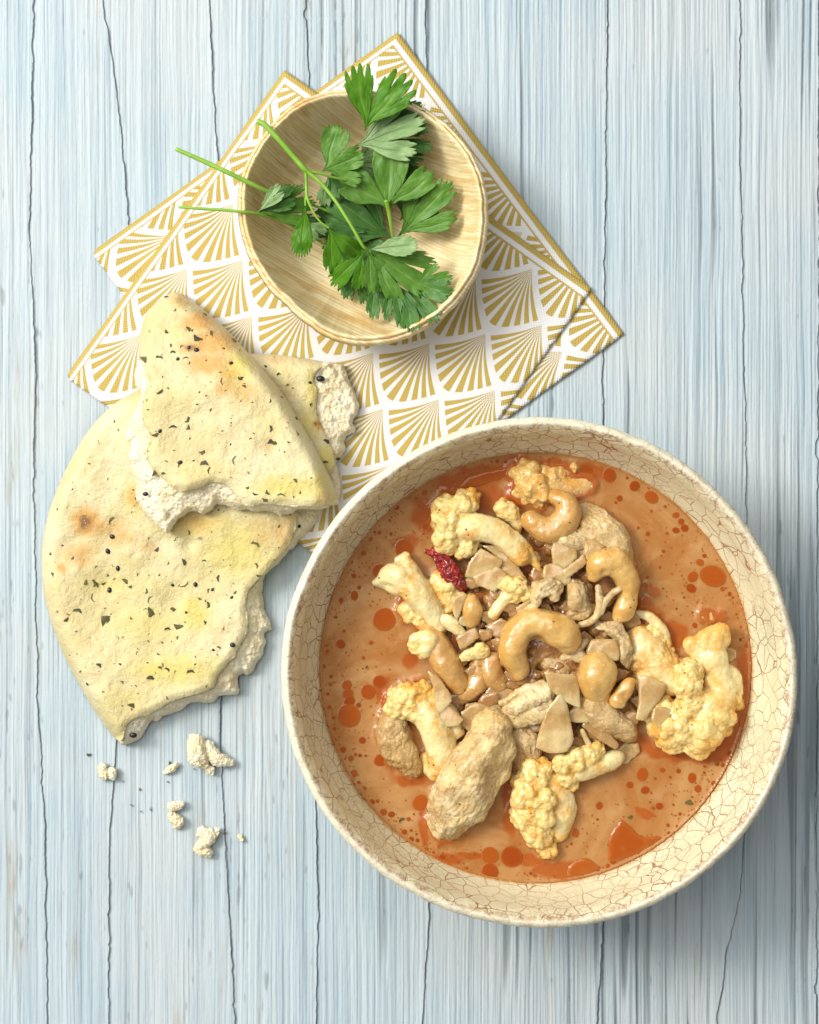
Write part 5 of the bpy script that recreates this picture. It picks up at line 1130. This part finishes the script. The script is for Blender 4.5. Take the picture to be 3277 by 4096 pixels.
# sprig A (bright thick stem): lower cluster
leaf(A_, 1308, 700, 30, 130, 65, 22, 20, 'dark', 3, .35, 4)
leaf(A_, 1310, 705, 75, 115, 45, 22, 17, 'pale', 2, .35, 4)
leaf(A_, 1290, 685, -32, 172, 62, 31, 31, 'top', 3, .12, 6, .10, side=.06, cup=5)
leaf(A_, 1440, 1050, 94, 150, 34, 18, 16, 'dark', 2, .3, 5)
leaf(A_, 1500, 1110, 80, 150, 30, 20, 24, 'dark', 2, .3, 5)
leaf(A_, 1626, 1140, 44, 172, 52, 27, 37, 'dark', 3, .30, 5, side=.12)
leaf(A_, 1570, 1110, 76, 185, 32, 27, 34, 'dark', 3, .35, 4)
leaf(A_, 1655, 1135, -6, 140, 44, 30, 34, 'top', 3, .30, 5)
leaf(A_, 1462, 998, 120, 175, 30, 32, 27, 'vivid', 2, .25, 4, cup=8, side=.1, droop=4)
leaf(A_, 1313, 909, 62, 175, 40, 34, 29, 'vivid', 2, .28, 6, .12, cup=12, droop=6)
leaf(A_, 1224, 815, 96, 190, 16, 36, 30, 'vivid', 1, 0, 9, .22, cup=0, side=.2)
leaf(A_, 1475, 1000, 36, 262, 34, 33, 30, 'top', 3, .26, 5, cup=8)
leaf(A_, 1470, 1000, 68, 168, 34, 35, 30, 'top', 2, .28, 5, cup=8, droop=3)
leaf(A_, 1475, 998, -6, 175, 22, 35, 40, 'pale', 1, .2, 8, .14, cup=2)
stem(A_, [(1028, 484, 41, 11), (1060, 500, 41, 11.5), (1110, 552, 40.5, 11), (1160, 610, 40, 10.5), (1215, 672, 39.5, 11), (1235, 690, 39, 9), (1290, 738, 39, 7.5), (1350, 815, 39, 6.5), (1410, 910, 38, 6), (1450, 980, 36.5, 6), (1470, 1000, 34.5, 5)])
stem(A_, [(1222, 680, 39, 7), (1226, 730, 38.5, 6), (1228, 785, 38, 6), (1250, 840, 37, 4.5), (1280, 885, 35.5, 4), (1316, 912, 34, 4)])
stem(A_, [(1227, 770, 38, 5), (1222, 800, 37, 4), (1222, 822, 36, 4)])
stem(A_, [(1235, 686, 38.5, 6), (1280, 693, 37, 6), (1330, 708, 34, 5), (1390, 722, 29, 4)])
LANDM = {'central crescent nut': (2160, 2580), 'largest chicken chunk': (1870, 3120), 'curled chicken shred': (2150, 2390), 'square onion slice': (2410, 2600), 'white chicken fibres': (2110, 2800), 'round-backed nut': (2390, 2700), 'large onion petal': (2220, 2900),
         'bright yellow floret': (2310, 3060), 'split tan nut': (1785, 2640), 'small upright nut': (1888, 2440), 'tiny yellow floret': (2050, 2360), 'glassy onion square': (1940, 2250), 'orange-brown chicken nugget': (2310, 2390), 'pale stalk end': (2090, 2240), 'flat split nut': (2490, 2770), 'largest floret': (2750, 2850), 'notched nut': (2440, 2270), 'curved-stalk floret': (1740, 2900)}
used_l = set()
def where(x, y):
    for nm, (a, b) in sorted(LANDM.items(), key=lambda t: math.hypot(t[1][0] - x, t[1][1] - y)):
        dx, dy = x - a, y - b; w_ = ('right of' if dx > 0 else 'left of') if abs(dx) > abs(dy) else ('below' if dy > 0 else 'above')
        s_ = 'small sauce-brown, shade-darkened onion shard just ' + w_ + ' the ' + nm
        if s_ not in used_l: used_l.add(s_); return s_
for (x, y, a, r, z) in [(2120, 2230, 20, 46, 50), (2160, 2300, 100, 40, 52), (2070, 2440, 40, 38, 62), (2000, 2520, 130, 44, 58), (1960, 2470, 10, 36, 56), (2010, 2580, 70, 36, 60), (1940, 2540, 20, 30, 55), (2120, 2600, 60, 42, 58), (2300, 2420, 20, 42, 55), (2350, 2440, 110, 36, 52),
                      (2440, 2480, 45, 40, 48), (2530, 2560, 90, 44, 36), (2560, 2640, 10, 40, 36), (2450, 2700, 130, 44, 56), (2320, 2720, 20, 40, 66), (2240, 2720, 80, 38, 62), (2080, 2720, 10, 46, 62), (1990, 2850, 50, 42, 48), (2140, 2900, 100, 40, 50), (2330, 2980, 20, 42, 40), (2520, 2870, 140, 38, 44), (2580, 2800, 40, 40, 40), (1900, 2840, 80, 40, 44), (2400, 2940, 30, 40, 40), (2000, 2380, 150, 34, 54), (2260, 2230, 60, 36, 56),
                      (1890, 2330, 20, 34, 40), (1850, 2640, 80, 34, 44), (1905, 2680, 30, 32, 58), (1740, 2740, 60, 34, 22), (1830, 2800, 10, 36, 44), (1880, 2760, 120, 30, 52), (2060, 2700, 70, 34, 66), (2030, 2420, 10, 32, 66), (2170, 2440, 90, 34, 66), (2260, 2520, 30, 30, 54), (2330, 2560, 60, 34, 60),
                      (2420, 2400, 70, 30, 66), (2520, 2480, 30, 34, 36), (2600, 2780, 70, 36, 40), (2240, 2950, 30, 34, 46), (2400, 2760, 60, 30, 50), (1960, 2300, 70, 30, 56), (2380, 2930, 80, 32, 50), (2150, 2620, 100, 30, 62), (1960, 2800, 160, 32, 62)]:
    rr_ = [random.uniform(.7, 1.25) * r for _ in range(5)]; t0 = radians(a)
    slab(where(x, y), [(x + rr_[k] * cos(t0 + k * 1.257) * 1.25, y + rr_[k] * sin(t0 + k * 1.257) * .85) for k in range(5)], z, 12, random.uniform(4, 16), (random.uniform(-9, 9), random.uniform(-9, 9)), dull=random.uniform(.45, 1.0), nm='onion_shard', group='small onion shards wedged in the pile', ax=a, step=6.)  # high dull darkens the shards, painting shade into the pile's gaps
bpy.context.view_layer.update()
